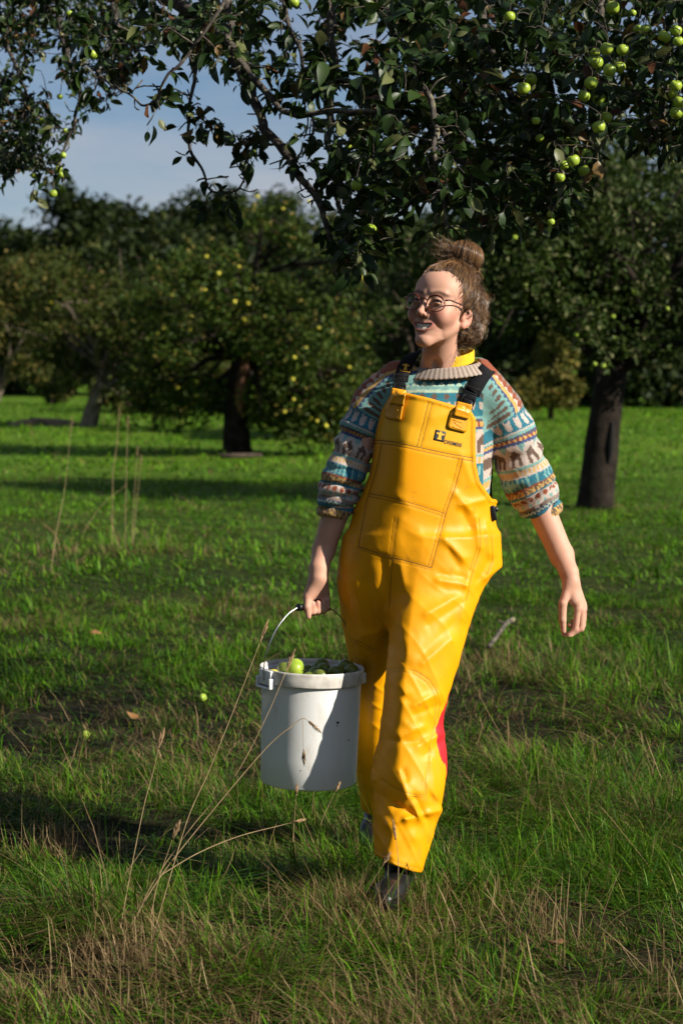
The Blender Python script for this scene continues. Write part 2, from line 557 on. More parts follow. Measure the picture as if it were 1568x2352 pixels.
# ================================================================ ground and grass
def ground_grid():
    xs = np.sinh(np.linspace(-4.6, 4.6, 150)) * 4.0
    ys = np.concatenate([np.linspace(-15, 3.5, 14), np.linspace(3.7, 14, 70), 14 + (np.linspace(0, 1, 90)[1:]**1.9) * 520])
    X, Y = np.meshgrid(xs, ys, indexing='ij')
    return X, Y
def field(x, y):
    """the meadow and the hillside that rises behind it"""
    x = np.asarray(x, float); y = np.asarray(y, float)
    h = ground(x, y)
    far = np.clip((y - 84) / 110, 0, 1)
    h = h + 0.05 * np.exp(-(((x + 0.9) / 0.6)**2 + ((y - 6.5) / 0.7)**2))
    return h + 4.0 * far**1.3 * (1.0 + 0.25 * np.sin(x / 23.0 + 1.0)) 
X, Y = ground_grid()
Z = field(X, Y) - 0.012
n1_, n2_ = X.shape
V = np.stack([X, Y, Z], -1).reshape(-1, 3)
i = np.arange(n1_ - 1)[:, None] * n2_ + np.arange(n2_ - 1)[None]
Q = np.stack([i, i + n2_, i + n2_ + 1, i + 1], -1).reshape(-1, 4)
m_soil, nt, b, N, L = mat_new('meadow_ground')
tc = N.new('ShaderNodeTexCoord')
na = N.new('ShaderNodeTexNoise'); na.inputs['Scale'].default_value = 0.45; na.inputs['Detail'].default_value = 7; na.inputs['Roughness'].default_value = 0.65
nb2 = N.new('ShaderNodeTexNoise'); nb2.inputs['Scale'].default_value = 9.0; nb2.inputs['Detail'].default_value = 6
L.new(tc.outputs['Object'], na.inputs['Vector']); L.new(tc.outputs['Object'], nb2.inputs['Vector'])
ra = N.new('ShaderNodeValToRGB'); ra.color_ramp.elements[0].position = 0.35; ra.color_ramp.elements[1].position = 0.62
ra.color_ramp.elements[0].color = (0.075, 0.175, 0.009, 1); ra.color_ramp.elements[1].color = (0.135, 0.235, 0.016, 1)
e = ra.color_ramp.elements.new(0.74); e.color = (0.20, 0.190, 0.035, 1)
rb = N.new('ShaderNodeValToRGB'); rb.color_ramp.elements[0].position = 0.3; rb.color_ramp.elements[1].position = 0.75
rb.color_ramp.elements[0].color = (0.35, 0.35, 0.35, 1); rb.color_ramp.elements[1].color = (1.15, 1.15, 1.1, 1)
mm = N.new('ShaderNodeMix'); mm.data_type = 'RGBA'; mm.blend_type = 'MULTIPLY'; mm.inputs[0].default_value = 1.0
L.new(na.outputs['Fac'], ra.inputs['Fac']); L.new(nb2.outputs['Fac'], rb.inputs['Fac'])
L.new(ra.outputs['Color'], mm.inputs[6]); L.new(rb.outputs['Color'], mm.inputs[7])
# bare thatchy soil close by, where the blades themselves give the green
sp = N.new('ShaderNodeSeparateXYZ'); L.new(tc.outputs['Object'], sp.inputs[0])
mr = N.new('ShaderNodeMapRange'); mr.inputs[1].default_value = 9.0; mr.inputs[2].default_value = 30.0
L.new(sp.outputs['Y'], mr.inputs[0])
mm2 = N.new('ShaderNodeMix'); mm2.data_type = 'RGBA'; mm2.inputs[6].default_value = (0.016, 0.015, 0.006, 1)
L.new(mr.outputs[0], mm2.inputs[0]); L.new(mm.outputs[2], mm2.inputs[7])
L.new(mm2.outputs[2], b.inputs['Base Color']); b.inputs['Roughness'].default_value = 0.95; b.inputs['Specular IOR Level'].default_value = 0.1
bp = N.new('ShaderNodeBump'); bp.inputs['Strength'].default_value = 0.8; bp.inputs['Distance'].default_value = 0.08
L.new(nb2.outputs['Fac'], bp.inputs['Height']); L.new(bp.outputs['Normal'], b.inputs['Normal'])
g_o = link('ground', np_mesh('ground', V, Q, m_soil)); tag(g_o, 'grass meadow floor of the orchard running back to the trees', 'ground', kind='structure')

# ---- blades
def blades(pos, h, w, az, lean, bend, col, seg):
    """curved tapering blades; seg = number of sections below the tip"""
    n = len(pos)
    d = np.stack([np.cos(az), np.sin(az), np.zeros(n)], 1)
    s = np.stack([-np.sin(az), np.cos(az), np.zeros(n)], 1)
    # turn the flat side loosely to the viewer so that blades do not vanish edge-on
    rr = RNG.random(n)[:, None]
    s = s * (1 - 0.4 * rr) + np.array([1.0, 0, 0]) * 0.4 * rr
    V = []; ts = np.linspace(0, 1, seg + 1)
    for k, t in enumerate(ts):
        out = (lean * t + bend * t * t) * h
        up = h * t * np.sqrt(np.clip(1 - 0.45 * (lean + bend * t)**2, 0.12, 1))
        c = pos + d * out[:, None] + np.array([0, 0, 1.0]) * up[:, None]
        if k < seg:
            wd = w * (1 - 0.55 * t**1.5)
            V += [c - s * (wd / 2)[:, None], c + s * (wd / 2)[:, None]]
        else:
            V += [c]
    m = 2 * seg + 1
    V = np.stack(V, 1).reshape(-1, 3)
    b0 = np.arange(n)[:, None] * m
    Q = np.concatenate([b0 + np.array([[2 * k, 2 * k + 1, 2 * k + 3, 2 * k + 2]]) for k in range(seg - 1)]) if seg > 1 else np.zeros((0, 4), int)
    T = b0 + np.array([[2 * seg - 2, 2 * seg - 1, 2 * seg]])
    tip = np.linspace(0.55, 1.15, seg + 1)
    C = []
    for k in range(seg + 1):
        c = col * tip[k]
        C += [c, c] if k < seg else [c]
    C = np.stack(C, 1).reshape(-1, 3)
    return V, [Q, T], C

m_grass = attr_mat('grass_blade', rough=0.5, spec=0.16, trans=0.22)
def grass_zone(y0, y1, dens, hm, wm, seg, seed, dry=0.2, pad=0.25):
    r = np.random.default_rng(seed)
    half = lambda y: 0.178 * y + pad
    area = (y1 - y0) * (half(y0) + half(y1)); n = int(area * dens)
    y = r.uniform(y0, y1, int(n * 1.4)); x = r.uniform(-1, 1, len(y)) * half(y1)
    k = np.abs(x) < half(y); x, y = x[k], y[k]
    p = np.stack([x, y, np.zeros(len(x))], 1)
    clump = fbm(p, 2.3, 3); patch = fbm(p + 31, 0.9, 3); tuft = vnoise(p + 9, 5.5)
    keep = r.random(len(x)) < np.clip(0.70 + 0.75 * tuft + 0.3 * clump, 0.10, 1)
    p, clump, patch, tuft = p[keep], clump[keep], patch[keep], tuft[keep]; n = len(p)
    dryp = np.clip(dry + 0.55 * np.clip(patch * 1.6 - 0.15, -0.25, 1) * (dry > 0.1), 0.02, 0.7)
    for tx, ty, tr, ex in DRY:
        dryp = np.clip(dryp + ex * np.exp(-(((p[:, 0] - tx)**2 + (p[:, 1] - ty)**2) / tr**2)), 0, 0.9)
    isdry = r.random(n) < dryp
    p[:, 2] = field(p[:, 0], p[:, 1]) - 0.006
    h = hm * r.gamma(6, 1 / 6, n) * (1 + 0.75 * clump) * (1 + 0.25 * tuft)
    # tussocks the photograph shows: (x, y, radius, extra)
    for tx, ty, tr, ex in TUSSOCKS:
        g = np.exp(-(((p[:, 0] - tx)**2 + (p[:, 1] - ty)**2) / tr**2)); h = h * (1 + ex * g)
    h = np.clip(h, hm * 0.3, hm * 3.6)
    # trodden short under the feet and the open mouth of the boots
    g = np.exp(-(((p[:, 0] - foot[0])**2 + (p[:, 1] - foot[1] + 0.16)**2) / 0.17**2)); h = h * (1 - 0.10 * g)
    g = np.exp(-(((p[:, 0] - 0.0)**2 + (p[:, 1] - 5.25)**2) / 0.20**2)); h = h * (1 - 0.25 * g)
    w = wm * r.uniform(0.55, 1.5, n)
    az = r.uniform(0, 6.283, n) * 0.8 + 0.5 * (vnoise(p + 5, 2.4) * 6.3 + 3.0)
    lean = np.abs(r.normal(0.65, 0.55, n)); bend = np.abs(r.normal(0.55, 0.55, n))
    lng = r.random(n) < 0.035; h = np.where(lng, h * 2.1, h)
    lay = isdry & (r.random(n) < 0.7)
    lean[lay] = r.uniform(0.7, 1.25, lay.sum()); bend[lay] = r.uniform(-0.1, 0.3, lay.sum()); h[lay] *= 1.15; w[lay] *= 0.7
    a = r.random(n)[:, None]; q = r.random(n)[:, None]
    green = np.array([0.026, 0.100, 0.003]) * (1 - a**1.6) + np.array([0.145, 0.300, 0.012]) * a**1.6
    green = green * (1 + 0.30 * patch[:, None] + 0.25 * clump[:, None])
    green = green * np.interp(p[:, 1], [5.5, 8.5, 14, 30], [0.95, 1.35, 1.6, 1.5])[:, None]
    yell = (r.random(n) < 0.10)[:, None]; green = np.where(yell, np.array([0.19, 0.20, 0.030]), green)
    brown = np.array([0.17, 0.105, 0.045]) * (1 - q) + np.array([0.38, 0.265, 0.130]) * q
    col = np.where(isdry[:, None], brown, green)
    return blades(p, h, w, az, lean, bend, col, seg)

TUSSOCKS = [(-0.62, 4.95, 0.26, 0.9), (-0.30, 4.55, 0.22, 0.7), (-0.95, 5.9, 0.22, 0.7), (0.62, 6.6, 0.40, 0.9), (0.85, 5.6, 0.30, 0.6), (0.30, 4.6, 0.22, 0.5),
            (-1.65, 14.6, 0.55, 1.6), (-1.9, 13.2, 0.5, 0.9), (0.9, 8.9, 0.45, 0.9), (0.0, 4.95, 0.18, 0.5), (0.17, 5.02, 0.16, 1.0), (0.02, 5.1, 0.12, 0.6), (0.07, 5.62, 0.20, 1.6), (-0.05, 5.5, 0.15, 0.8), (0.75, 7.2, 0.35, 1.0), (1.05, 6.3, 0.25, 1.0), (-0.7, 5.2, 0.2, 0.8), (0.45, 5.35, 0.2, 0.7)]
DRY = [(-0.50, 4.62, 0.22, 0.7), (-0.78, 5.72, 0.16, 0.7), (0.05, 5.0, 0.22, 0.45), (0.52, 5.0, 0.25, 0.4), (0.62, 9.3, 0.6, 0.5), (0.85, 4.6, 0.25, 0.3), (-1.0, 8.3, 0.4, 0.3), (-1.5, 14.4, 0.5, 0.4)]
ag = Acc()
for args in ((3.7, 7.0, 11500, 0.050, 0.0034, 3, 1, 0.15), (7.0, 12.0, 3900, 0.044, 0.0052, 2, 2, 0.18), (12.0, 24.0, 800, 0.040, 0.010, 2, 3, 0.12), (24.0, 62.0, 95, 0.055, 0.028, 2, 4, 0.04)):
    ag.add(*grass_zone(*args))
# straws: long dry stems, loose over the grass and in dense tufts
rs = np.random.default_rng(55)
sx, sy = [], []
yy_ = rs.uniform(3.9, 9.5, 1500); xx_ = rs.uniform(-1, 1, 1500) * (0.178 * yy_ + 0.2)
tuft = [(-0.52, 4.66, 0.07, 110), (-0.46, 4.45, 0.10, 60), (-0.80, 5.72, 0.07, 110), (0.02, 4.98, 0.10, 90), (0.42, 5.05, 0.12, 90), (0.66, 9.4, 0.25, 120), (0.55, 4.9, 0.10, 60), (-1.5, 14.5, 0.25, 60), (0.8, 4.55, 0.12, 60)]
px0 = np.concatenate([xx_] + [rs.normal(a_, c_, n_) for a_, b_, c_, n_ in tuft]); py0 = np.concatenate([yy_] + [rs.normal(b_, c_, n_) for a_, b_, c_, n_ in tuft])
ns = len(px0); intuft = np.arange(ns) >= 1500
P = np.stack([px0, py0, field(px0, py0) + np.where(intuft, 0.0, rs.uniform(0.0, 0.04, ns))], 1)
hh = np.where(intuft, rs.uniform(0.05, 0.15, ns), rs.uniform(0.06, 0.18, ns)); q = rs.random(ns)[:, None]
ag.add(*blades(P, hh, rs.uniform(0.0018, 0.0036, ns), rs.uniform(0, 6.283, ns), np.where(intuft, np.abs(rs.normal(0.25, 0.3, ns)), rs.uniform(0.7, 1.4, ns)), rs.normal(0.15, 0.35, ns),
               np.array([0.18, 0.110, 0.048]) * (1 - q) + np.array([0.44, 0.32, 0.165]) * q, 3))
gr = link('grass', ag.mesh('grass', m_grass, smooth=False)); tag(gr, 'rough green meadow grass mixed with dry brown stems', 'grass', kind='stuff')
# ================================================================ trees
m_bark = simple_mat('apple_bark', (0.062, 0.046, 0.034), 0.95, 0.15, noise=0.55, nscale=9, bump=1.0, bscale=26)
m_bark_shaded = simple_mat('shaded_bark', (0.022, 0.017, 0.013), 0.95, 0.1, noise=0.5, nscale=9, bump=1.0, bscale=26)  # bark colour darkened to hold the shade on backlit trunks
m_bark_pale = simple_mat('weathered_bark', (0.16, 0.125, 0.095), 0.95, 0.15, noise=0.55, nscale=7, bump=1.0, bscale=20)
m_twig, nt, b, N, L = mat_new('twig_bark')
tc = N.new('ShaderNodeTexCoord'); n = N.new('ShaderNodeTexNoise'); n.inputs['Scale'].default_value = 34; n.inputs['Detail'].default_value = 6
L.new(tc.outputs['Object'], n.inputs['Vector'])
r = N.new('ShaderNodeValToRGB'); r.color_ramp.elements[0].position = 0.36; r.color_ramp.elements[0].color = (0.030, 0.023, 0.017, 1)
r.color_ramp.elements[1].position = 0.55; r.color_ramp.elements[1].color = (0.085, 0.070, 0.055, 1)
e = r.color_ramp.elements.new(0.62); e.color = (0.17, 0.16, 0.11, 1)
e = r.color_ramp.elements.new(0.72); e.color = (0.27, 0.20, 0.035, 1)            # lichen
L.new(n.outputs['Fac'], r.inputs['Fac']); L.new(r.outputs['Color'], b.inputs['Base Color']); b.inputs['Roughness'].default_value = 0.95
bp = N.new('ShaderNodeBump'); bp.inputs['Strength'].default_value = 0.9; bp.inputs['Distance'].default_value = 0.004
L.new(n.outputs['Fac'], bp.inputs['Height']); L.new(bp.outputs['Normal'], b.inputs['Normal'])
m_leaf = attr_mat('apple_leaf', rough=0.42, spec=0.28, trans=0.2)
m_leaf_far = attr_mat('far_leaf', rough=0.55, spec=0.16, trans=0.28)

def leaf_cards(P, size, cols, seed, up=0.5, aspect=0.55):
    """one bent diamond per leaf"""
    r = np.random.default_rng(seed); n = len(P)
    d = r.normal(0, 1, (n, 3)); d[:, 2] -= 0.3; d /= np.linalg.norm(d, axis=1, keepdims=True)
    nn = r.normal(0, 1, (n, 3)) + np.array([0, 0, up * 2]); s = np.cross(d, nn); s /= np.maximum(np.linalg.norm(s, axis=1, keepdims=True), 1e-6)
    nn = np.cross(s, d)
    L_ = (size * r.uniform(0.65, 1.3, n))[:, None]
    V = np.stack([P, P + d * L_ * 0.5 + s * L_ * aspect * 0.5 + nn * L_ * 0.10, P + d * L_ - nn * L_ * 0.12, P + d * L_ * 0.5 - s * L_ * aspect * 0.5 + nn * L_ * 0.10], 1).reshape(-1, 3)
    Q = np.arange(n)[:, None] * 4 + np.arange(4)[None]
    T = np.concatenate([Q[:, [0, 1, 2]], Q[:, [0, 2, 3]]])
    return V, T, np.repeat(cols, 4, axis=0)

def gnarled(P, R, sides=12, bump=0.16, seed=0):
    """trunk: tube with an uneven, fluted outline"""
    P = catmull(P, 22); R = catmull(np.asarray(R, float)[:, None], 22)[:, 0]
    V, F = tube(P, R, sides)
    n = len(P); c = np.repeat(P, sides, axis=0); d = V[:n * sides] - c
    k = 1 + bump * fbm(V[:n * sides] * np.array([1, 1, 0.35]) + seed, 5.5, 3)[:, None] + 0.5 * bump * np.repeat(np.clip(1.5 - np.arange(n) / 3.0, 0, 2)[:, None], sides, 0) * np.cos(np.tile(np.arange(sides), n) * 6.283 / sides * 3 + seed)[:, None]
    V[:n * sides] = c + d * k
    return V, F

def tree(name, label, group, base, trunk, clusters, nleaf, leaf, cols, seed, limbs=None, apples=0, apple_mesh_list=None, apple_r=0.032, bark=None, leafmat=None, cat='tree', yellow=0.06, fruit_front=True):
    """trunk: list of (dx, dy, z, radius); clusters: (dx, dy, z, rx, ry, rz) foliage lobes relative to the base"""
    r = np.random.default_rng(seed); bark = bark or m_bark
    bx_, by_ = base; bz = float(field(np.array([bx_]), np.array([by_]))[0])
    root = empty(name, (bx_, by_, bz)); tag(root, label, cat, group)
    O = np.array([bx_, by_, bz])
    tp = np.array([t[:3] for t in trunk], float); tr = [t[3] for t in trunk]
    tp[0, 2] = -0.08
    V, F = gnarled(tp + O, tr, 14, 0.18, seed); child('trunk', np_mesh('trunk', V, F, bark), root)
    cl = np.array(clusters, float)
    # limbs reach from the trunk into every lobe
    top = tp[-1]; ac = Acc()
    sub = []
    for k, c in enumerate(cl):
        s = tp[r.integers(max(1, len(tp) - 2), len(tp))] * 1.0
        midp = s + (c[:3] - s) * 0.5 + r.normal(0, 0.12, 3) * np.linalg.norm(c[:3] - s) + np.array([0, 0, 0.08]) * np.linalg.norm(c[:3] - s)
        P = catmull([s, midp, c[:3]], 7) + O
        rad = np.linspace(tr[-1] * 0.55, tr[-1] * 0.14, 7)
        V, F = tube(P, rad, 5); ac.add(V, F)
        for q in range(5 if leaf < 0.11 else 1):                     # side shoots
            e_ = c[:3] + r.normal(0, 0.55, 3) * c[3:]
            a0 = catmull([s, midp, c[:3]], 9)[r.integers(4, 9)]
            P = catmull([a0, (a0 + e_) / 2 + r.normal(0, 0.06, 3) * np.linalg.norm(c[3:]), e_], 5) + O
            V, F = tube(P, np.linspace(tr[-1] * 0.16, tr[-1] * 0.05, 5), 3); ac.add(V, F)
            sub.append(e_)
    child('limb', ac.mesh('limb', bark), root)
    # leaves: gathered round sub-clumps in each lobe so that gaps stay open
    wgt = (cl[:, 3] * cl[:, 4] * cl[:, 5])**0.75; wgt /= wgt.sum()
    li = r.choice(len(cl), nleaf, p=wgt)
    ncl = 26
    subc = r.normal(0, 1, (len(cl), ncl, 3)); subc /= np.linalg.norm(subc, axis=2, keepdims=True)
    subc *= (r.random((len(cl), ncl, 1))**0.45) * 0.92
    sc_ = subc[li, r.integers(0, ncl, nleaf)]
    off = sc_ + r.normal(0, 0.17, (nleaf, 3))
    P = cl[li, :3] + off * cl[li, 3:]
    P[:, 2] = np.maximum(P[:, 2], 0.05)
    a = r.random(nleaf)[:, None]
    C = np.array(cols[0]) * (1 - a) + np.array(cols[1]) * a
    C = C * (1 + 0.28 * fbm(P, 1.6, 2)[:, None])
    yl = r.random(nleaf) < yellow; C[yl] = np.array(cols[2]) * r.uniform(0.6, 1.2, (yl.sum(), 1))  # third tone: yellowed leaves; painted glints in the shaded palette
    V, T, CC = leaf_cards(P + O, leaf, C, seed + 1)
    cr = child('crown', np_mesh('crown', V, T, leafmat or m_leaf_far, smooth=False, cols=CC), root); cr['kind'] = 'stuff'
    for k in range(apples):
        while True:
            j = r.integers(0, len(cl), 1)[0]
            v = r.normal(0, 1, 3); v[1] = -abs(v[1]) - 0.3; v /= np.linalg.norm(v)
            p = cl[j, :3] + v * cl[j, 3:] * r.uniform(0.82, 1.0)
            if p[2] > 0.25: break
        put_apple(apple_mesh_list[k % len(apple_mesh_list)], p + O, apple_r * r.uniform(0.8, 1.15), tuple(r.uniform(-1, 1, 3)), parent=root)
    return root

def lobes(n, seed, c, R, size, flat=0.8, low=None):
    """n foliage lobes filling an ellipsoid"""
    r = np.random.default_rng(seed); out = []
    for k in range(n):
        v = r.normal(0, 1, 3); v /= np.linalg.norm(v); v *= r.random()**0.4
        p = np.array(c) + v * np.array(R)
        s = size * r.uniform(0.7, 1.25)
        out.append((*p, s, s, s * flat))
    return out
def gx(px, Y): return (px - 784.0) / FPX * Y
AC = [(0.020, 0.046, 0.005), (0.066, 0.100, 0.012), (0.20, 0.16, 0.035)]
AC_SHADE = [(0.016, 0.036, 0.005), (0.048, 0.075, 0.012), (0.19, 0.20, 0.085)]  # greens darkened for shade; the third tone paints pale sun glints
AC2 = [(0.028, 0.046, 0.007), (0.078, 0.094, 0.016), (0.20, 0.15, 0.045)]

# middle tree with the split trunk, full of yellow apples, drooping to the ground on its right
B = (gx(545, 30.5), 30.5)
lb = lobes(20, 5, (0.45, 0.0, 2.35), (2.35, 1.7, 1.25), 0.62) + lobes(9, 6, (1.15, -0.3, 1.05), (0.9, 0.8, 0.75), 0.50) + [(1.0, -0.7, 0.5, .5, .5, .45), (1.45, -0.6, 0.45, .45, .5, .4), (0.75, -0.5, 1.3, .45, .4, .5), (-1.1, -0.3, 1.75, .6, .6, .5), (1.0, 0.2, 3.4, .6, .6, .5), (0.4, 0, 3.55, .5, .5, .4), (-0.55, -0.3, 1.0, .4, .5, .35), (-0.95, -0.3, 0.9, .5, .5, .4), (-1.3, -0.1, 1.3, .5, .5, .45), (-0.35, 0.4, 0.95, .4, .4, .35), (-0.6, 0.7, 0.75, .5, .5, .45), (-1.1, 0.5, 0.75, .5, .5, .45), (0.45, -0.5, 0.8, .4, .4, .45), (0.35, 0.7, 0.7, .5, .5, .5), (-1.6, 0.4, 0.95, .5, .5, .5), (0.9, -0.6, 0.9, .5, .4, .5), (1.5, -0.7, 0.9, .5, .4, .5), (2.0, -0.5, 0.8, .5, .4, .5)]
mid_tree = tree('apple_tree', 'apple tree with split dead trunk, dotted with yellow apples, behind the woman', 'orchard apple trees', B,
    [(0.0, 0, 0, 0.235), (-0.02, 0, 0.5, 0.20), (0.03, 0, 1.0, 0.195), (0.10, 0.02, 1.45, 0.16), (0.2, 0.05, 1.9, 0.12)], lb, 27000, 0.088, AC, 100, apples=62, apple_mesh_list=AP_Y, apple_r=0.030, bark=m_bark_shaded, yellow=0.09)
# pale torn heartwood down the front of that trunk
V, F = gnarled(np.array([(0.05, -0.15, 0.55), (0.06, -0.17, 0.9), (0.12, -0.13, 1.25), (0.16, -0.08, 1.55)]) + np.array([B[0], B[1], 0.0]), [0.04, 0.085, 0.075, 0.03], 10, 0.3, 3)
child('torn_wood', np_mesh('torn_wood', V, F, simple_mat('torn_wood', (0.17, 0.075, 0.038), 0.9, noise=0.7, nscale=9, bump=1, bscale=18)), mid_tree)

# tree with the leaning pale trunk, left
B = (gx(212, 42.0), 42.0)
lb = lobes(17, 7, (0.55, 0, 2.35), (1.9, 1.5, 1.15), 0.66) + [(-0.6, -0.2, 1.2, .6, .6, .5), (1.3, -0.3, 1.0, .7, .6, .5), (0.9, -0.4, 0.75, .5, .5, .4), (-0.95, 0, 1.9, .6, .6, .6), (0.75, -0.5, 0.62, .5, .5, .4), (1.6, -0.4, 0.6, .6, .5, .45), (2.1, -0.2, 0.8, .6, .5, .5), (1.2, -0.2, 1.3, .7, .6, .5), (-0.2, 0.3, 1.25, .6, .5, .4), (2.3, 0, 1.5, .7, .6, .6)]
tree('apple_tree', 'apple tree on a pale leaning trunk at the left of the meadow', 'orchard apple trees', B,
     [(-0.10, 0, 0, 0.21), (0.02, 0, 0.35, 0.16), (0.16, 0, 0.75, 0.14), (0.30, 0.05, 1.2, 0.12)], lb, 21000, 0.105, AC2, 110, apples=10, apple_mesh_list=AP_Y, apple_r=0.030, bark=m_bark_pale, yellow=0.08)
# tree cut by the left edge of the frame
B = (gx(-6, 47.0), 47.0)
lb = lobes(16, 8, (0.4, 0.0, 2.6), (1.7, 1.5, 1.2), 0.7) + [(0.75, -0.2, 1.35, .6, .6, .5)]
tree('apple_tree', 'scrubby apple tree leaning in at the left edge of the frame', 'orchard apple trees', B,
     [(-0.25, 0, 0, 0.11), (0.08, 0, 0.7, 0.09), (0.42, 0, 1.5, 0.075)], lb, 12000, 0.115, AC2, 120, bark=m_bark_pale, yellow=0.22)
# tree right behind the woman, trunk hidden by her
B = (gx(965, 37.0), 37.0)
lb = lobes(20, 9, (0.1, 0, 2.5), (2.1, 1.5, 1.5), 0.68) + lobes(8, 19, (0.0, -0.2, 1.1), (1.6, 0.8, 0.7), 0.55)
tree('apple_tree', 'apple tree standing directly behind the woman, its trunk hidden by her', 'orchard apple trees', B,
     [(0, 0, 0, 0.18), (0.03, 0, 0.7, 0.15), (0.0, 0, 1.4, 0.12)], lb, 18000, 0.10, AC_SHADE, 130, apples=24, apple_mesh_list=AP_Y, apple_r=0.030, yellow=0.12)
# right tree, dark trunk with a hollow
B = (gx(1372, 19.7), 19.7)
lb = lobes(24, 10, (0.35, 0.3, 2.85), (2.0, 1.5, 1.2), 0.62) + lobes(12, 20, (0.1, -0.55, 2.15), (1.35, 0.5, 0.42), 0.40) + [(-0.03, -0.55, 1.55, .16, .16, .24), (-0.22, -0.5, 1.75, .26, .22, .26), (0.22, -0.5, 1.62, .26, .2, .2), (0.8, -0.3, 1.8, .5, .4, .4), (-0.75, -0.2, 2.0, .45, .4, .35)]
right_tree = tree('apple_tree', 'apple tree with the dark hollow trunk standing right of the woman', 'orchard apple trees', B,
     [(-0.02, 0, 0, 0.205), (0.0, 0, 0.25, 0.175), (0.06, 0, 0.8, 0.165), (0.14, 0, 1.35, 0.15), (0.25, 0.05, 1.95, 0.13)], lb, 42000, 0.068, AC_SHADE, 140, apples=30, apple_mesh_list=AP_G, apple_r=0.024, bark=m_bark_shaded, yellow=0.11)
V, F = gnarled(np.array([(0.09, -0.15, 0.38), (0.11, -0.155, 0.55), (0.12, -0.15, 0.78)]) + np.array([B[0], B[1], 0.0]), [0.012, 0.035, 0.012], 8, 0.2, 5)
child('hollow', np_mesh('hollow', V, F, simple_mat('hollow_shade', (0.006, 0.005, 0.004), 1.0)), right_tree)  # solid near-black piece; the hollow's shade is put into its colour
# yellowing bush beyond the right tree
B = (gx(1262, 46.0), 46.0)
tree('bush', 'yellow-green bush beyond the dark trunk, in front of the shaded hedge', None, B, [(0, 0, 0, 0.08), (0.02, 0, 0.5, 0.06), (0.0, 0, 1.0, 0.05)],
     lobes(10, 12, (0.0, 0, 1.25), (0.75, 0.7, 0.95), 0.42), 9000, 0.11, [(0.095, 0.105, 0.022), (0.16, 0.15, 0.032), (0.22, 0.16, 0.03)], 150, cat='bush', yellow=0.15)

# hedge trees closing the meadow on the right: tall, dense, in their own shade
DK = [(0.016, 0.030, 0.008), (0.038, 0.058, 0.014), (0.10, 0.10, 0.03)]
k = 0
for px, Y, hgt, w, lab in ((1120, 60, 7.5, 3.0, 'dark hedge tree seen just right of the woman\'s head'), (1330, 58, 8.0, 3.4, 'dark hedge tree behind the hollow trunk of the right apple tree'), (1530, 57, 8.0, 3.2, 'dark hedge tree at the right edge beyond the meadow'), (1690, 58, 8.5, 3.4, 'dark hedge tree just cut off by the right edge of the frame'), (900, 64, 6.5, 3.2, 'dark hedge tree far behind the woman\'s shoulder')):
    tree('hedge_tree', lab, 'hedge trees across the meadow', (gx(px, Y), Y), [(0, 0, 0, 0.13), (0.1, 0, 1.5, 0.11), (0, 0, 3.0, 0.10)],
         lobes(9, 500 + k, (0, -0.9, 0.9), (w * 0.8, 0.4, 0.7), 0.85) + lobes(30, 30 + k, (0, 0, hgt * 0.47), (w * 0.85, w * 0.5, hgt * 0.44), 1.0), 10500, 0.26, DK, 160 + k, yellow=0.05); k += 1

# wooded hill on the left: big rounded crowns, each its own tree
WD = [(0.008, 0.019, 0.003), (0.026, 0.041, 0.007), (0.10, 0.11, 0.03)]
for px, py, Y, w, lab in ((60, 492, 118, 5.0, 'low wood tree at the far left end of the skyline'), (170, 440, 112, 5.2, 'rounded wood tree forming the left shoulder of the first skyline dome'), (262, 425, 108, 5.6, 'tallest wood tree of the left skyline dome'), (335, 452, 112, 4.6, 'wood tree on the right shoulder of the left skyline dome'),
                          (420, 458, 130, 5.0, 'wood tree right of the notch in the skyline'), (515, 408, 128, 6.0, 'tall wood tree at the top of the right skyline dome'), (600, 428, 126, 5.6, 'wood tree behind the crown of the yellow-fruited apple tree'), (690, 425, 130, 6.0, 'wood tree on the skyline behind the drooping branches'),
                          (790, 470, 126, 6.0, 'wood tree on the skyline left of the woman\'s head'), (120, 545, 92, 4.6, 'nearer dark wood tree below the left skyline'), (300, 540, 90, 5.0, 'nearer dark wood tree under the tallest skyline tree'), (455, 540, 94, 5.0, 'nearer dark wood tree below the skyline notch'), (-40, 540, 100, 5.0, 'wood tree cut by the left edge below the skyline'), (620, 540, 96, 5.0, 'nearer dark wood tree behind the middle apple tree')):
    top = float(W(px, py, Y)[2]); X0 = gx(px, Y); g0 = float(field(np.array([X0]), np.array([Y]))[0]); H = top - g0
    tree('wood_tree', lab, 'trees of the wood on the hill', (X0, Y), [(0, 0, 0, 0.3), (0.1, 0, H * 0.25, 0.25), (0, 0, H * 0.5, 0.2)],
         lobes(20, 60 + k, (0, 0, H * 0.56), (w * 0.85, w * 0.62, max(H * 0.36, 1.2)), w * 0.32), 9500, 0.42, WD, 190 + k, yellow=0.06); k += 1
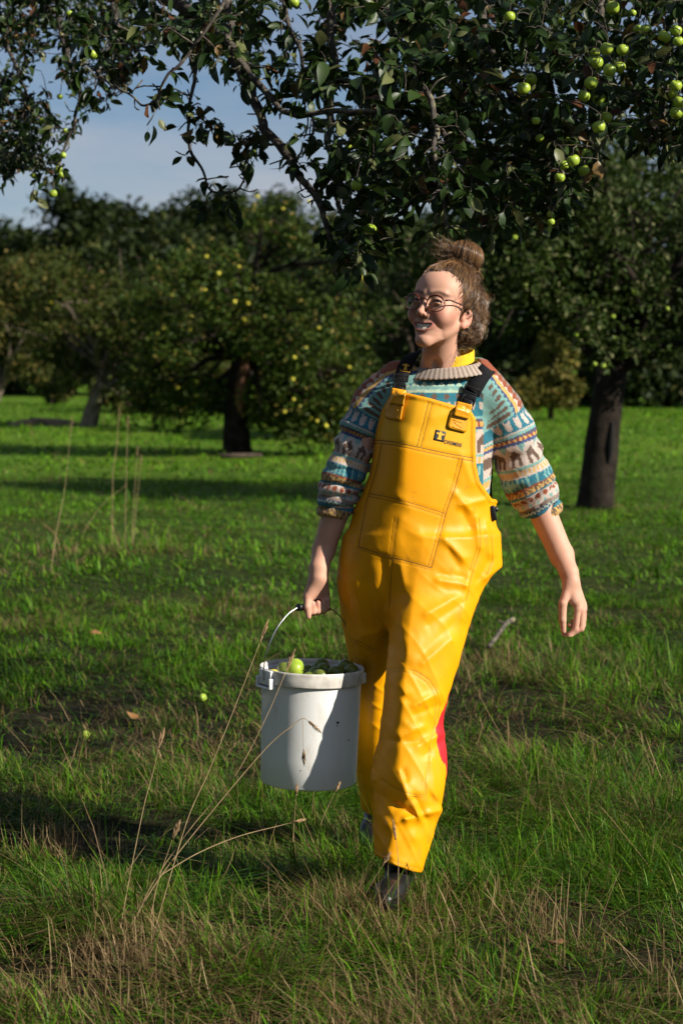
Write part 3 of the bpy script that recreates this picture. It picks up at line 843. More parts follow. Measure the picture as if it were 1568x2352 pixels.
# scrub along the foot of the wood: a closed dark edge
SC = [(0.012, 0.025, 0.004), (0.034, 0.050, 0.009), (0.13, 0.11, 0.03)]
SCRUB = ((-30, 76, 3.4, 'left edge of the frame'), (40, 74, 3.8, 'gap left of the leaning tree'), (105, 72, 3.0, 'low gap left of the leaning trunk'), (175, 75, 4.2, 'leaning tree, just left of its crown'), (250, 73, 4.0, 'crown of the leaning tree'), (330, 75, 4.4, 'right half of the leaning tree'), (400, 72, 4.0, 'gap between leaning tree and split trunk'),
         (470, 74, 4.3, 'left side of the yellow-fruited tree'), (540, 76, 4.4, 'split trunk'), (620, 73, 4.0, 'drooping fruit branches'), (700, 75, 4.6, 'right side of the yellow-fruited tree'), (790, 73, 4.4, 'gripping arm side of the woman'), (880, 75, 4.8, 'shoulder of the woman'), (980, 74, 4.8, 'head of the woman'))
BRAMBLE = ((262, 54, 1.7, 'just right of the leaning trunk'), (318, 56, 2.2, 'under the right half of the leaning tree'), (372, 53, 1.9, 'midway between the leaning tree and the split trunk'), (428, 55, 2.2, 'left of the split trunk'), (485, 52, 1.9, 'closest on the left to the split trunk'), (120, 60, 1.9, 'left of the leaning trunk'), (660, 36, 1.5, 'under the drooping branches right of the split trunk'), (735, 37, 1.6, 'between the drooping branches and the woman'))
for px, Y, h_, lab in BRAMBLE:
    tree('bush', 'low dark bramble bush ' + lab, 'brambles under the orchard trees', (gx(px, Y), Y), [(0, 0, 0, 0.05), (0.02, 0, h_ * 0.3, 0.04), (0, 0, h_ * 0.55, 0.03)],
         lobes(9, 400 + k, (0, 0, h_ * 0.45), (0.62, 0.5, h_ * 0.42), 0.40), 3400, 0.14, AC2, 430 + k, cat='bush', yellow=0.1); k += 1
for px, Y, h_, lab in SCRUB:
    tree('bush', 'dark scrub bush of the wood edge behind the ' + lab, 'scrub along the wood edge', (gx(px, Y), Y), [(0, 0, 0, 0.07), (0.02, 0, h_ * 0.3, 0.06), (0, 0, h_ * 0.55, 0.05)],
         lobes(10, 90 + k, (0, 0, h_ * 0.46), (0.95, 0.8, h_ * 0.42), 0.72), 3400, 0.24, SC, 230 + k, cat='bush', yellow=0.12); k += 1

# added trees around the camera, out of the frame, placed to cut the sky fill light
for k2, (x, y, h_, lab) in enumerate(((-3.9, 1.2, 2.7, 'added unseen apple tree left of the camera, blocking sky light'), (-3.5, 4.3, 2.6, 'added unseen apple tree out of frame left of the woman, blocking sky light'), (-1.6, -3.6, 2.8, 'added unseen apple tree close behind the camera, blocking sky light'), (1.4, -5.2, 2.8, 'added unseen apple tree further behind the camera, blocking sky light'), (-5.5, -3.0, 3.0, 'added unseen apple tree back left of the camera, blocking sky light'))):
    tree('apple_tree', lab, 'orchard apple trees', (x, y), [(0, 0, 0, 0.17), (0.03, 0, 0.8, 0.14), (0.0, 0, 1.6, 0.12)],
         lobes(22, 300 + k2, (0, 0, h_), (1.35, 1.35, 1.75), 0.72), 6500, 0.26, AC, 320 + k2)
# ================================================================ the apple tree whose branches hang over the picture
ft = np.random.default_rng(77)
TB = np.array([-2.7, 7.3, 0.0]); TB[2] = float(field(np.array([TB[0]]), np.array([TB[1]]))[0])
front_tree = empty('apple_tree', tuple(TB))
tag(front_tree, 'near apple tree whose leafy branches with green apples hang across the top of the picture', 'tree', 'orchard apple trees')
V, F = gnarled([TB + np.array(q) for q in ((0, 0, -0.1), (0.05, 0, 0.8), (0.12, 0, 1.6), (0.25, -0.02, 2.4))], [0.24, 0.19, 0.18, 0.16], 14, 0.2, 9)
child('trunk', np_mesh('trunk', V, F, m_bark), front_tree)
T0 = TB + np.array([0.25, -0.02, 2.35])
def wp(rows): return [W(a_, b_, c_) for a_, b_, c_ in rows]
L1 = [T0, np.array([-1.6, 7.15, 2.95]), np.array([-0.6, 7.05, 3.12]), np.array([0.5, 6.9, 3.08]), np.array([1.5, 6.8, 2.95]), np.array([2.2, 6.75, 2.8])]
L2 = [T0, np.array([-2.3, 8.2, 3.1]), np.array([-1.6, 8.8, 3.35]), np.array([-0.8, 9.0, 3.4])]
MAIN = [(L1, 0.085, 0.030), (L2, 0.07, 0.025),
    (wp([(250, -90, 7.25), (330, -40, 7.1), (400, 8, 7.0), (480, 65, 6.9), (552, 160, 6.8), (612, 280, 6.7), (682, 392, 6.6), (742, 492, 6.5), (776, 590, 6.45)]), 0.034, 0.008),
    (wp([(505, -120, 6.75), (526, -40, 6.6), (531, 50, 6.55), (537, 110, 6.5), (592, 192, 6.45), (662, 250, 6.4), (760, 252, 6.3), (912, 260, 6.2)]), 0.017, 0.008),
    (wp([(500, 85, 6.9), (452, 190, 6.9), (437, 300, 6.9), (440, 382, 6.9), (488, 442, 6.9), (552, 432, 6.85), (560, 400, 6.85)]), 0.0070, 0.0032),
    (wp([(540, -60, 6.35), (500, 40, 6.3), (440, 110, 6.3), (376, 180, 6.3), (372, 208, 6.35), (335, 240, 6.4), (285, 205, 6.5), (200, 150, 6.6)]), 0.0065, 0.003),
    (wp([(975, 200, 6.05), (992, 270, 6.0), (1000, 350, 5.95), (1016, 430, 5.95), (1034, 512, 5.95)]), 0.010, 0.006),
    (wp([(752, -110, 6.8), (768, 60, 6.75), (770, 180, 6.72), (764, 300, 6.7), (770, 420, 6.6), (790, 550, 6.5), (800, 620, 6.45)]), 0.018, 0.007),
    (wp([(872, -110, 6.7), (900, 80, 6.6), (955, 190, 6.5), (1010, 300, 6.45), (1080, 400, 6.3), (1150, 470, 6.2)]), 0.017, 0.005),
    (wp([(1090, -110, 6.9), (1120, 120, 6.75), (1200, 270, 6.6), (1270, 400, 6.4), (1262, 490, 6.3)]), 0.017, 0.005),
    (wp([(1380, -110, 6.8), (1385, 60, 6.6), (1350, 190, 6.45), (1310, 330, 6.3), (1290, 400, 6.2)]), 0.017, 0.005),
    (wp([(1590, -110, 6.9), (1560, 60, 6.6), (1540, 200, 6.4), (1480, 330, 6.4)]), 0.016, 0.005),
    (wp([(640, -110, 6.9), (655, 20, 6.8), (690, 130, 6.7), (720, 300, 6.6)]), 0.012, 0.005),
    (wp([(110, -120, 8.7), (145, 60, 8.6), (178, 200, 8.5), (150, 330, 8.5), (118, 425, 8.4)]), 0.016, 0.004),
    (wp([(-50, -100, 8.9), (15, 100, 8.7), (60, 250, 8.6), (15, 400, 8.6)]), 0.014, 0.004),
    (wp([(250, -120, 8.0), (268, 40, 7.6), (240, 130, 7.2), (215, 170, 7.0)]), 0.012, 0.004),
    (wp([(330, -120, 8.2), (350, 20, 8.1), (300, 130, 8.0), (290, 200, 8.0)]), 0.011, 0.004)]
nodes = []; nrad = []
branch_objs = []
for k, (P, r0, r1) in enumerate(MAIN):
    P = catmull(P, 46)
    if k >= 2:
        P = P + np.stack([fbm(P * np.array([1, 1, 1.0]) + k * 3.3 + j * 17, 6.0, 3) for j in range(3)], 1) * 0.030 + np.stack([vnoise(P + k * 5.1 + j * 11, 22.0) for j in range(3)], 1) * 0.007
        # join the top of each branch to the big limbs overhead
        if k not in (4, 6):
            Lm = np.concatenate([catmull(L1, 60), catmull(L2, 40)])
            j = np.argmin(np.linalg.norm(Lm - (P[0] + np.array([-0.25, 0.1, 0.35])), axis=1))
            P = np.concatenate([catmull([Lm[j], (Lm[j] + P[0]) / 2 + np.array([0, 0, 0.06]), P[0]], 10)[:-1], P])
    R = np.linspace(r0, r1, len(P)) * (1 + 0.14 * vnoise(P + 5, 26.0))
    V, F = tube(P, R, 9)
    child('branch', np_mesh('branch', V, F, m_twig if k >= 2 else m_bark), front_tree)
    if k >= 2: nodes.append(P[3:]); nrad.append(R[3:])
    else: nodes.append(P[6:]); nrad.append(R[6:])
nodes = np.concatenate(nodes); nrad = np.concatenate(nrad)

# spurs: places where leaves sprout; filled region by region
def inside(poly, n, ylo, yhi, seed, thin=None):
    r = np.random.default_rng(seed); P = np.array(poly, float); out = []
    while len(out) < n:
        x = r.uniform(P[:, 0].min(), P[:, 0].max(), 4 * n); y = r.uniform(P[:, 1].min(), P[:, 1].max(), 4 * n)
        ok = poly_sdf(x, y, P) < 0
        if thin is not None:
            q = np.stack([x / 100, y / 100, np.zeros(len(x))], 1)
            ok &= r.random(len(x)) < np.clip(thin(x, y) + 0.75 * vnoise(q + seed, 1.3), 0, 1)
        for a_, b_ in zip(x[ok], y[ok]):
            out.append(W(a_, b_, r.uniform(ylo, yhi)))
    return np.array(out[:n])
R_MAIN = [(590, -40), (1640, -40), (1640, 360), (1480, 330), (1395, 320), (1350, 430), (1290, 520), (1180, 530), (1120, 525), (1040, 500), (960, 480), (900, 470), (740, 420), (700, 330), (640, 230), (600, 110)]
R_HANG = [(770, 430), (900, 430), (930, 520), (880, 600), (845, 640), (795, 630), (775, 560)]
R_LEFT = [(-40, -40), (330, -40), (310, 90), (285, 215), (225, 225), (190, 300), (150, 415), (110, 400), (80, 380), (-40, 400)]
R_TOPC = [(300, -40), (620, -40), (620, 120), (560, 170), (500, 150), (430, 120), (330, 110)]
R_CLUS = [(405, 255), (560, 250), (610, 330), (600, 400), (540, 360), (470, 320)]
spurs = [(inside(R_MAIN, 980, 5.95, 7.7, 1, lambda x, y: np.interp(x, [590, 760, 900, 1100], [0.18, 0.40, 0.78, 0.95])), 1.0),
         (inside(R_HANG, 34, 6.1, 6.5, 2), 1.0), (inside(R_LEFT, 620, 7.9, 9.6, 3, lambda x, y: 0.62 + 0 * x), 0.68), (inside(R_TOPC, 110, 6.4, 8.0, 4), 0.9),
         (inside(R_CLUS, 15, 6.75, 7.0, 5), 0.95), (inside([(150, 20), (300, 40), (290, 160), (200, 160)], 7, 6.4, 6.8, 6), 1.05)]
# foliage above the frame that keeps the hanging part in shade
r_ = np.random.default_rng(8)
over = np.stack([r_.uniform(-2.4, 2.6, 560), r_.uniform(6.05, 9.0, 560), r_.uniform(2.75, 3.7, 560)], 1)
over = over[over[:, 2] > 1.436 + (815 + 30) / FPX * over[:, 1]]
right = np.stack([r_.uniform(1.22, 2.8, 760), r_.uniform(5.45, 7.6, 760), r_.uniform(1.95, 3.5, 760)], 1)
along = []
for k in range(2, len(MAIN)):
    seg = catmull(MAIN[k][0], 60); n_ = 9 if k in (4, 5) else 16
    along.append(seg[r_.integers(14, 60, n_)] + r_.normal(0, 0.055, (n_, 3)))
spurs += [(over, 1.1), (right, 1.1), (np.concatenate(along), 0.9)]
SP = np.concatenate([s_[0] for s_ in spurs]); SS = np.concatenate([np.full(len(s_[0]), s_[1]) for s_ in spurs])
# grow twigs: nearest spur first, hang each on the closest wood already there
d0 = np.array([np.min(np.linalg.norm(nodes - p, axis=1)) for p in SP]); order = np.argsort(d0)
tw = Acc(); NN = [nodes]; NR = [nrad]; allN = nodes; allR = nrad
SPD = np.zeros_like(SP)
buf = []
for cnt, j in enumerate(order):
    p = SP[j]
    dd = np.linalg.norm(allN - p, axis=1) + np.maximum(0, p[2] - allN[:, 2]) * 0.4
    i0 = np.argmin(dd); a0 = allN[i0]
    L_ = np.linalg.norm(p - a0)
    m = (a0 + p) / 2 + ft.normal(0, 0.13, 3) * L_ + np.array([0, 0, 0.12 * L_])
    P = catmull([a0, m, p], max(5, min(12, int(L_ / 0.03)))) 
    P[1:] += np.stack([vnoise(P[1:] + 3 * q, 14.0) for q in range(3)], 1) * 0.010
    r0 = min(allR[i0] * 0.8, 0.0030 + 0.010 * min(L_, 0.6))
    R = np.linspace(r0, 0.0019, len(P))
    V, F = tube(P, R, 4, cap=False); tw.add(V, F)
    t = P[-1] - P[-2]; SPD[j] = t / max(np.linalg.norm(t), 1e-6)
    NN.append(P[2:]); NR.append(R[2:])
    if cnt % 12 == 11:
        allN = np.concatenate(NN); allR = np.concatenate(NR)
# short knobbly leafless spurs along the wood
pick = ft.integers(0, len(nodes), 520)
for j in pick:
    a0 = nodes[j]; d = ft.normal(0, 1, 3); d /= np.linalg.norm(d); L_ = ft.uniform(0.015, 0.075)
    P = catmull([a0, a0 + d * L_ * 0.5 + ft.normal(0, 0.008, 3), a0 + d * L_ + ft.normal(0, 0.012, 3)], 5)
    V, F = tube(P, np.array([0.0030, 0.0026, 0.0024, 0.0028, 0.0022]), 5); tw.add(V, F)
o = child('twig', tw.mesh('twig', m_twig), front_tree); o['kind'] = 'stuff'

# a leaf: pointed oval folded along the midrib, curling at the tip
def leaf_shape(fold, curl, seed, n=6):
    r = np.random.default_rng(seed); t = np.linspace(0, 1, n)
    w = np.sin(np.pi * t**0.85)**0.8 * 0.27; w[0] = 0.012; w[-1] = 0.0
    V = []
    for k, tt in enumerate(t):
        z = -curl * tt * tt; wob = 0.02 * math.sin(k * 2.1 + seed)
        V += [(tt, -w[k], z + fold * w[k] + wob), (tt, 0, z), (tt, w[k], z + fold * w[k] - wob)]
    V = np.array(V); Q = []
    for k in range(n - 1):
        a_ = 3 * k
        Q += [(a_, a_ + 3, a_ + 4, a_ + 1), (a_ + 1, a_ + 4, a_ + 5, a_ + 2)]
    # leaf stalk
    V = np.concatenate([V, [(-0.28, -0.010, 0.05), (-0.28, 0.010, 0.05), (0.02, 0.010, 0.0), (0.02, -0.010, 0.0)]])
    b0 = 3 * n; Q.append((b0, b0 + 3, b0 + 2, b0 + 1))
    return V, np.array(Q)
SHAPES = [leaf_shape(0.35, 0.18, 1), leaf_shape(0.7, 0.30, 2), leaf_shape(0.15, 0.45, 3), leaf_shape(0.9, 0.10, 4), leaf_shape(0.5, -0.12, 5), leaf_shape(0.25, 0.7, 6)]
lp, ld, ln, ls = [], [], [], []
for p, t, s_ in zip(SP, SPD, SS):
    k = ft.integers(4, 8)
    for q in range(k):
        d = t * 0.35 + ft.normal(0, 0.75, 3); d[2] -= 0.25; d /= np.linalg.norm(d)
        nn = np.array([0, 0, 1.0]) + ft.normal(0, 0.65, 3); nn -= d * (nn @ d); nn /= np.linalg.norm(nn)
        lp.append(p - t * ft.uniform(0, 0.05) + d * 0.018); ld.append(d); ln.append(nn); ls.append(s_ * ft.uniform(0.030, 0.074))
lp, ld, ln, ls = map(np.array, (lp, ld, ln, ls)); nl = len(lp)
lsd = np.cross(ln, ld)
a_ = ft.random(nl)[:, None]
lcol = np.array([0.012, 0.030, 0.006]) * (1 - a_) + np.array([0.036, 0.066, 0.014]) * a_
u_ = ft.random(nl)
lcol[u_ < 0.035] = (0.17, 0.105, 0.035); lcol[(u_ >= 0.035) & (u_ < 0.06)] = (0.11, 0.045, 0.02); lcol[(u_ >= 0.06) & (u_ < 0.16)] = (0.13, 0.145, 0.055)
# the 300 leaves that show largest are pieces of their own, the rest one mass
px_, py_ = proj(lp); vis = (px_ > 5) & (px_ < 1563) & (py_ > 5) & (py_ < 700)
dist = np.linalg.norm(lp - np.array([0, 0, CAM_H]), axis=1)
face = np.abs((ln * (lp - np.array([0, 0, CAM_H])) / dist[:, None]).sum(1))
score = np.where(vis, ls / dist * (0.35 + face) * np.where(dist < 6.9, 1.0, 0.4), 0)
big = np.argsort(-score)[:300]; isbig = np.zeros(nl, bool); isbig[big] = True
leaf_mats = {}
def leaf_col_mat(key, c):
    if key not in leaf_mats:
        m, nt, b, N, L = mat_new('apple_leaf_' + key)
        oi = N.new('ShaderNodeObjectInfo'); tc = N.new('ShaderNodeTexCoord')
        n = N.new('ShaderNodeTexNoise'); n.inputs['Scale'].default_value = 3.5; n.inputs['Detail'].default_value = 5
        vm = N.new('ShaderNodeVectorMath'); vm.operation = 'ADD'; L.new(tc.outputs['Object'], vm.inputs[0]); L.new(oi.outputs['Random'], vm.inputs[1])
        L.new(vm.outputs[0], n.inputs['Vector'])
        r = N.new('ShaderNodeValToRGB'); r.color_ramp.elements[0].position = 0.3; r.color_ramp.elements[1].position = 0.66
        r.color_ramp.elements[0].color = (*[q * 0.65 for q in c], 1); r.color_ramp.elements[1].color = (*[q * 1.3 for q in c], 1)
        e = r.color_ramp.elements.new(0.80); e.color = (0.16, 0.085, 0.03, 1)
        L.new(n.outputs['Fac'], r.inputs['Fac']); L.new(r.outputs['Color'], b.inputs['Base Color'])
        b.inputs['Roughness'].default_value = 0.42; b.inputs['Specular IOR Level'].default_value = 0.35
        tr = N.new('ShaderNodeBsdfTranslucent'); L.new(r.outputs['Color'], tr.inputs['Color'])
        mix = N.new('ShaderNodeMixShader'); mix.inputs[0].default_value = 0.22
        L.new(b.outputs[0], mix.inputs[1]); L.new(tr.outputs[0], mix.inputs[2]); L.new(mix.outputs[0], N['Material Output'].inputs['Surface'])
        leaf_mats[key] = m
    return leaf_mats[key]
KEYS = [('deep', (0.017, 0.040, 0.009)), ('mid', (0.032, 0.062, 0.014)), ('pale', (0.13, 0.145, 0.055)), ('tan', (0.17, 0.105, 0.035)), ('rust', (0.11, 0.045, 0.02))]
LM = {}
for j in big:
    c = lcol[j]; key = int(np.argmin([np.abs(np.array(q[1]) - c).sum() for q in KEYS])); sh = int(ft.integers(0, 6))
    if (key, sh) not in LM:
        LM[(key, sh)] = np_mesh('leaf', SHAPES[sh][0], SHAPES[sh][1], leaf_col_mat(*KEYS[key]), smooth=True)
    o = bpy.data.objects.new('leaf', LM[(key, sh)]); COL.objects.link(o); o.parent = front_tree
    M = np.eye(4); M[:3, 0] = ld[j] * ls[j]; M[:3, 1] = lsd[j] * ls[j]; M[:3, 2] = ln[j] * ls[j]; M[:3, 3] = lp[j] - TB
    o.matrix_local = Matrix(M.tolist())
inv = (px_ > -60) & (px_ < 1630) & (py_ > -60) & (py_ < 760)
far_l = np.nonzero(~isbig & ~inv)[0]; rest = np.nonzero(~isbig & inv)[0]
al = Acc(); V, T, CC = leaf_cards(lp[far_l], 0.06, lcol[far_l], 5); al.add(V, T, CC)
shp = ft.integers(0, 6, len(rest))
for sh in range(6):
    J = rest[shp == sh]; V0, Q0 = SHAPES[sh]
    V = lp[J][:, None] + (V0[None, :, 0:1] * ld[J][:, None] + V0[None, :, 1:2] * lsd[J][:, None] + V0[None, :, 2:3] * ln[J][:, None]) * ls[J][:, None, None]
    Q = (np.arange(len(J))[:, None, None] * len(V0) + Q0[None]).reshape(-1, 4)
    al.add(V.reshape(-1, 3), Q, np.repeat(lcol[J], len(V0), axis=0))
o = child('foliage', al.mesh('foliage', m_leaf), front_tree); o['kind'] = 'stuff'

# green apples where the photograph shows them (picture x, y, radius px, depth)
FA = [(1169, 39, 13, 6.0), (1186, 55, 12, 6.1), (1406, 18, 16, 6.0), (1524, 84, 15, 5.95), (1551, 70, 14, 6.0), (1556, 95, 12, 5.9), (1481, 68, 13, 6.0), (1464, 68, 11, 6.1), (1536, 142, 9, 6.2),
      (1429, 115, 14, 5.95), (1392, 112, 15, 5.9), (1366, 121, 11, 6.0), (1370, 144, 14, 5.95), (1399, 161, 15, 5.9), (1421, 155, 14, 6.05), (1356, 191, 15, 5.9), (1339, 220, 14, 6.0), (1376, 227, 16, 6.1), (1201, 204, 16, 6.0), (1219, 182, 13, 6.1), (1144, 246, 10, 6.1),
      (1230, 277, 10, 6.0), (1374, 292, 15, 5.9), (1391, 270, 13, 6.1), (1551, 197, 14, 5.95), (1544, 215, 11, 6.0), (1559, 235, 14, 5.9), (1552, 260, 15, 5.95), (1315, 369, 15, 5.9), (1295, 380, 11, 5.95), (1284, 408, 12, 5.9), (1346, 352, 11, 6.0), (1340, 391, 13, 6.1),
      (1264, 510, 9, 6.0), (1263, 492, 8, 6.1), (818, 425, 13, 6.1), (851, 527, 13, 6.15), (856, 295, 10, 6.2), (1239, 317, 10, 6.1), (854, 15, 11, 6.3), (1286, 50, 8, 6.4), (1306, 325, 11, 6.2), (840, 470, 8, 6.3), (835, 300, 8, 6.4), (800, 335, 7, 6.5), (862, 320, 9, 6.2), (1452, 30, 8, 6.3),
      (212, 125, 12, 6.6), (480, 18, 9, 6.9), (465, 97, 9, 6.9), (448, 74, 8, 6.9), (395, 66, 8, 7.4), (390, 122, 8, 7.4), (490, 147, 8, 7.0), (160, 32, 8, 8.3), (98, 278, 7, 8.4), (138, 222, 7, 8.4), (145, 357, 8, 8.3), (135, 390, 9, 8.3), (141, 401, 8, 8.2), (122, 445, 10, 8.2), (144, 434, 8, 8.3), (582, 352, 9, 6.85), (570, 358, 9, 6.9), (675, 6, 12, 6.6), (78, 402, 7, 8.4), (40, 330, 7, 8.5), (150, 300, 6, 8.5)]
sk = Acc()
for k, (x, y, rp, Yd) in enumerate(FA):
    p = W(x, y, Yd); rad = rp / FPX * Yd * 1.02
    put_apple(AP_G[k % 3], p, rad, (ft.uniform(-0.5, 0.5), ft.uniform(-0.5, 0.5), ft.uniform(0, 6.28)), parent=front_tree)
    q = nodes[np.argmin(np.linalg.norm(nodes - p, axis=1) + np.maximum(0, p[2] + 0.05 - nodes[:, 2]))]
    e_ = SP[np.argmin(np.linalg.norm(SP - (p + np.array([0, 0.05, 0.06])), axis=1))]
    V, F = tube(catmull([p + np.array([0, 0, rad * 0.7]), p + np.array([0.004, 0.01, rad + 0.02]), (p + e_) / 2 + np.array([0, 0, 0.03]), e_], 8), 0.0016, 5); sk.add(V, F)
o = child('apple_stem', sk.mesh('apple_stem', m_twig), front_tree); o['kind'] = 'stuff'
# ================================================================ the woman with the bucket
person = empty('person', tuple(foot))
tag(person, 'laughing woman in yellow waterproof dungarees and patterned sweater, hair in a bun, carrying a bucket', 'person')

# ---------------------------------------------------------------- head pose
HS = 0.985
HC = W(1014, 706, 5.44)
_R = rotm('Y', math.radians(5.0)) @ rotm('Z', math.radians(-33.0)) @ rotm('X', math.radians(-8.0))
def to_head(p): return (p - HC) @ _R / HS
def from_head(q): return np.asarray(q, float) @ _R.T * HS + HC

def head_sdf(q):
    """q in head space: face looks to -y, x to the wearer's left, eyes at z = 0"""
    ax = q.copy(); ax[:, 0] = np.abs(q[:, 0])            # mirrored half
    d = ellipsoid(q, (0, 0.018, 0.036), (0.070, 0.088, 0.078))
    d = smin(d, ellipsoid(q, (0, -0.030, -0.016), (0.060, 0.056, 0.084)), 0.03)
    d = smin(d, ellipsoid(q, (0, -0.034, 0.045), (0.060, 0.050, 0.046)), 0.03)      # forehead
    d = smin(d, ellipsoid(q, (0, -0.070, -0.103), (0.017, 0.018, 0.018)), 0.028)    # chin
    d = smin(d, capsule(ax, (0.050, 0.012, -0.050), (0.010, -0.064, -0.106), 0.013, 0.010), 0.026)   # jaw
    d = smin(d, ellipsoid(ax, (0.045, -0.050, -0.026), (0.019, 0.026, 0.020)), 0.030)  # cheekbone
    d = smin(d, ellipsoid(ax, (0.038, -0.066, -0.040), (0.019, 0.016, 0.018)), 0.020)  # raised smiling cheek
    d = smin(d, ellipsoid(q, (0, -0.066, -0.066), (0.030, 0.019, 0.024)), 0.024)    # muzzle
    # eye sockets and brow
    d = smax(d, -ellipsoid(ax, (0.033, -0.106, -0.001), (0.021, 0.019, 0.014)), 0.016)
    d = smin(d, capsule(ax, (0.012, -0.081, 0.020), (0.045, -0.071, 0.023), 0.006, 0.004), 0.016)
    # nose
    d = smin(d, capsule(q, (0, -0.083, 0.010), (0, -0.106, -0.032), 0.0062, 0.0082), 0.010)
    d = smin(d, ellipsoid(q, (0, -0.110, -0.036), (0.0092, 0.0092, 0.0085)), 0.006)
    d = smin(d, ellipsoid(ax, (0.0115, -0.097, -0.040), (0.0068, 0.0095, 0.0068)), 0.006)
    d = smax(d, -ellipsoid(ax, (0.0058, -0.106, -0.0462), (0.0032, 0.005, 0.0036)), 0.003)
    # eyelids
    lid = ellipsoid(ax, (0.032, -0.077, 0.0), (0.0165, 0.0125, 0.0115))
    d = smin(d, lid, 0.004)
    slit_z = ax[:, 2] - (0.0012 - 14.0 * (ax[:, 0] - 0.032)**2)
    slit = np.maximum(np.abs(slit_z) - 0.0027, np.abs(ax[:, 0] - 0.032) - 0.0125)
    slit = np.maximum(slit, ax[:, 1] + 0.078)
    d = smax(d, -slit, 0.002)
    # open laughing mouth: corners pulled up
    lx, lyy, mz = mouth_xyz(q)
    lips = np.abs(np.sqrt((lx / 0.0280)**2 + (mz / 0.0098)**2 + 1e-9) - 1) * 0.0098
    ring = np.sqrt(lips**2 + (np.maximum(np.abs(lyy) - 0.003, 0))**2) - 0.0028 - 0.0014 * (mz < 0)
    d = smin(d, ring, 0.005)
    cav = ellipsoid(np.stack([lx, lyy, mz], 1), (0, 0.0, 0), (0.0265, 0.024, 0.0084))
    d = smax(d, -cav, 0.002)
    # crease from nose to mouth corner
    d = d + 0.0015 * np.exp(-(line_dist(ax[:, 0], ax[:, 2], [(0.018, -0.040), (0.032, -0.054), (0.041, -0.070), (0.040, -0.088)]) / 0.0042)**2) * (q[:, 1] < -0.03)
    # crease under the lower lip
    d = d + 0.0018 * np.exp(-((q[:, 2] + 0.093) / 0.005)**2 - (q[:, 0] / 0.02)**2) * (q[:, 1] < -0.05)
    # ears
    eq = (ax - np.array([0.0715, 0.022, -0.024])) @ rotm('Z', math.radians(-24)) @ rotm('X', math.radians(-12)) / 0.88
    ear = ellipsoid(eq, (0, 0, 0), (0.0085, 0.020, 0.032))
    ear = smax(ear, -ellipsoid(eq, (0.009, -0.001, 0.004), (0.008, 0.0120, 0.021)), 0.004)
    ear = smin(ear, ellipsoid(eq, (0.001, -0.006, -0.027), (0.007, 0.009, 0.009)), 0.006)
    ear = smin(ear, ellipsoid(eq, (0.002, -0.016, -0.006), (0.005, 0.005, 0.007)), 0.004)
    d = smin(d, ear, 0.006)
    return d * HS

def mouth_xyz(q):
    return q[:, 0], q[:, 1] + 0.0860 - 11.0 * q[:, 0]**2, q[:, 2] + 0.0715 - 11.0 * q[:, 0]**2

# ---------------------------------------------------------------- body: torso, arms, hands (world space)
def HR(cx, cy, dy): return W(1192.6 + cx * 0.1713, 1087.8 + cy * 0.1713, 5.47 + dy)     # relaxed hand
def HL(cx, cy, dy): return W(660.8 + cx * 0.10278, 1249.0 + cy * 0.10278, 5.45 + dy)    # gripping hand

NECK0 = W(1003, 880, 5.52); NECK1 = from_head((0, 0.022, -0.072))
ARM_R = [W(1118, 900, 5.53), W(1175, 1015, 5.55), W(1233, 1150, 5.56), HR(560, 1090, 0.05), HR(660, 1330, 0.01), HR(690, 1450, 0.0)]
RAD_R = [0.052, 0.045, 0.041, 0.033, 0.0245, 0.0225]
ARM_L = [W(880, 895, 5.53), W(822, 1030, 5.52), W(776, 1160, 5.50), HL(800, 150, 0.05), HL(700, 560, 0.01), HL(685, 760, 0.0)]
RAD_L = [0.052, 0.043, 0.038, 0.0305, 0.0255, 0.0245]

FING_R = [  # relaxed hand: knuckle, joint, joint, tip
    ([HR(775, 1830, -0.014), HR(748, 2085, -0.016), HR(668, 2175, -0.018), HR(612, 2218, -0.014)], [0.0098, 0.0088, 0.0078, 0.0066]),
    ([HR(832, 1838, 0.004), HR(822, 2078, 0.004), HR(690, 2145, 0.000), HR(584, 2176, -0.001)], [0.0100, 0.0090, 0.0080, 0.0066]),
    ([HR(862, 1822, 0.021), HR(842, 2035, 0.024), HR(745, 2075, 0.020), HR(668, 2028, 0.014)], [0.0096, 0.0086, 0.0076, 0.0064]),
    ([HR(862, 1790, 0.036), HR(836, 1955, 0.040), HR(765, 1998, 0.037), HR(700, 1975, 0.032)], [0.0086, 0.0076, 0.0066, 0.0058]),
    ([HR(640, 1560, -0.012), HR(578, 1745, -0.026), HR(574, 1960, -0.030), HR(586, 2112, -0.027)], [0.0135, 0.0115, 0.0100, 0.0076]),
]
FING_L = []
for fx, by, oy in ((560, 1545, 0.0), (675, 1530, 0.012), (790, 1500, 0.024), (885, 1440, 0.035)):
    r = 0.0092 if fx < 880 else 0.0082
    FING_L.append(([HL(fx - 20, 1140, 0.026 + oy), HL(fx, by - 130, 0.028 + oy), HL(fx, by, 0.014 + oy), HL(fx, by - 30, -0.010 + oy), HL(fx + 4, by - 210, -0.014 + oy)], [r * 1.1, r, r * 0.98, r * 0.95, r * 0.8]))
FING_L.append(([HL(590, 900, -0.004), HL(440, 1180, -0.010), HL(432, 1420, -0.021), HL(462, 1630, -0.022)], [0.0145, 0.0118, 0.0100, 0.0078]))

def arms_sdf(p, arm, rad, fing, palm):
    d = chain(p, arm, rad, 0.012)
    m = np.linalg.norm(p - palm[1][1], axis=1) < 0.12
    if m.any():
        q = p[m]; e = d[m]
        for a, b, ra, rb in palm:
            e = smin(e, capsule(q, a, b, ra, rb), 0.012)
        for pts, rr in fing:
            e = smin(e, chain(q, pts, rr, 0.004), 0.006)
        d[m] = e
    return d

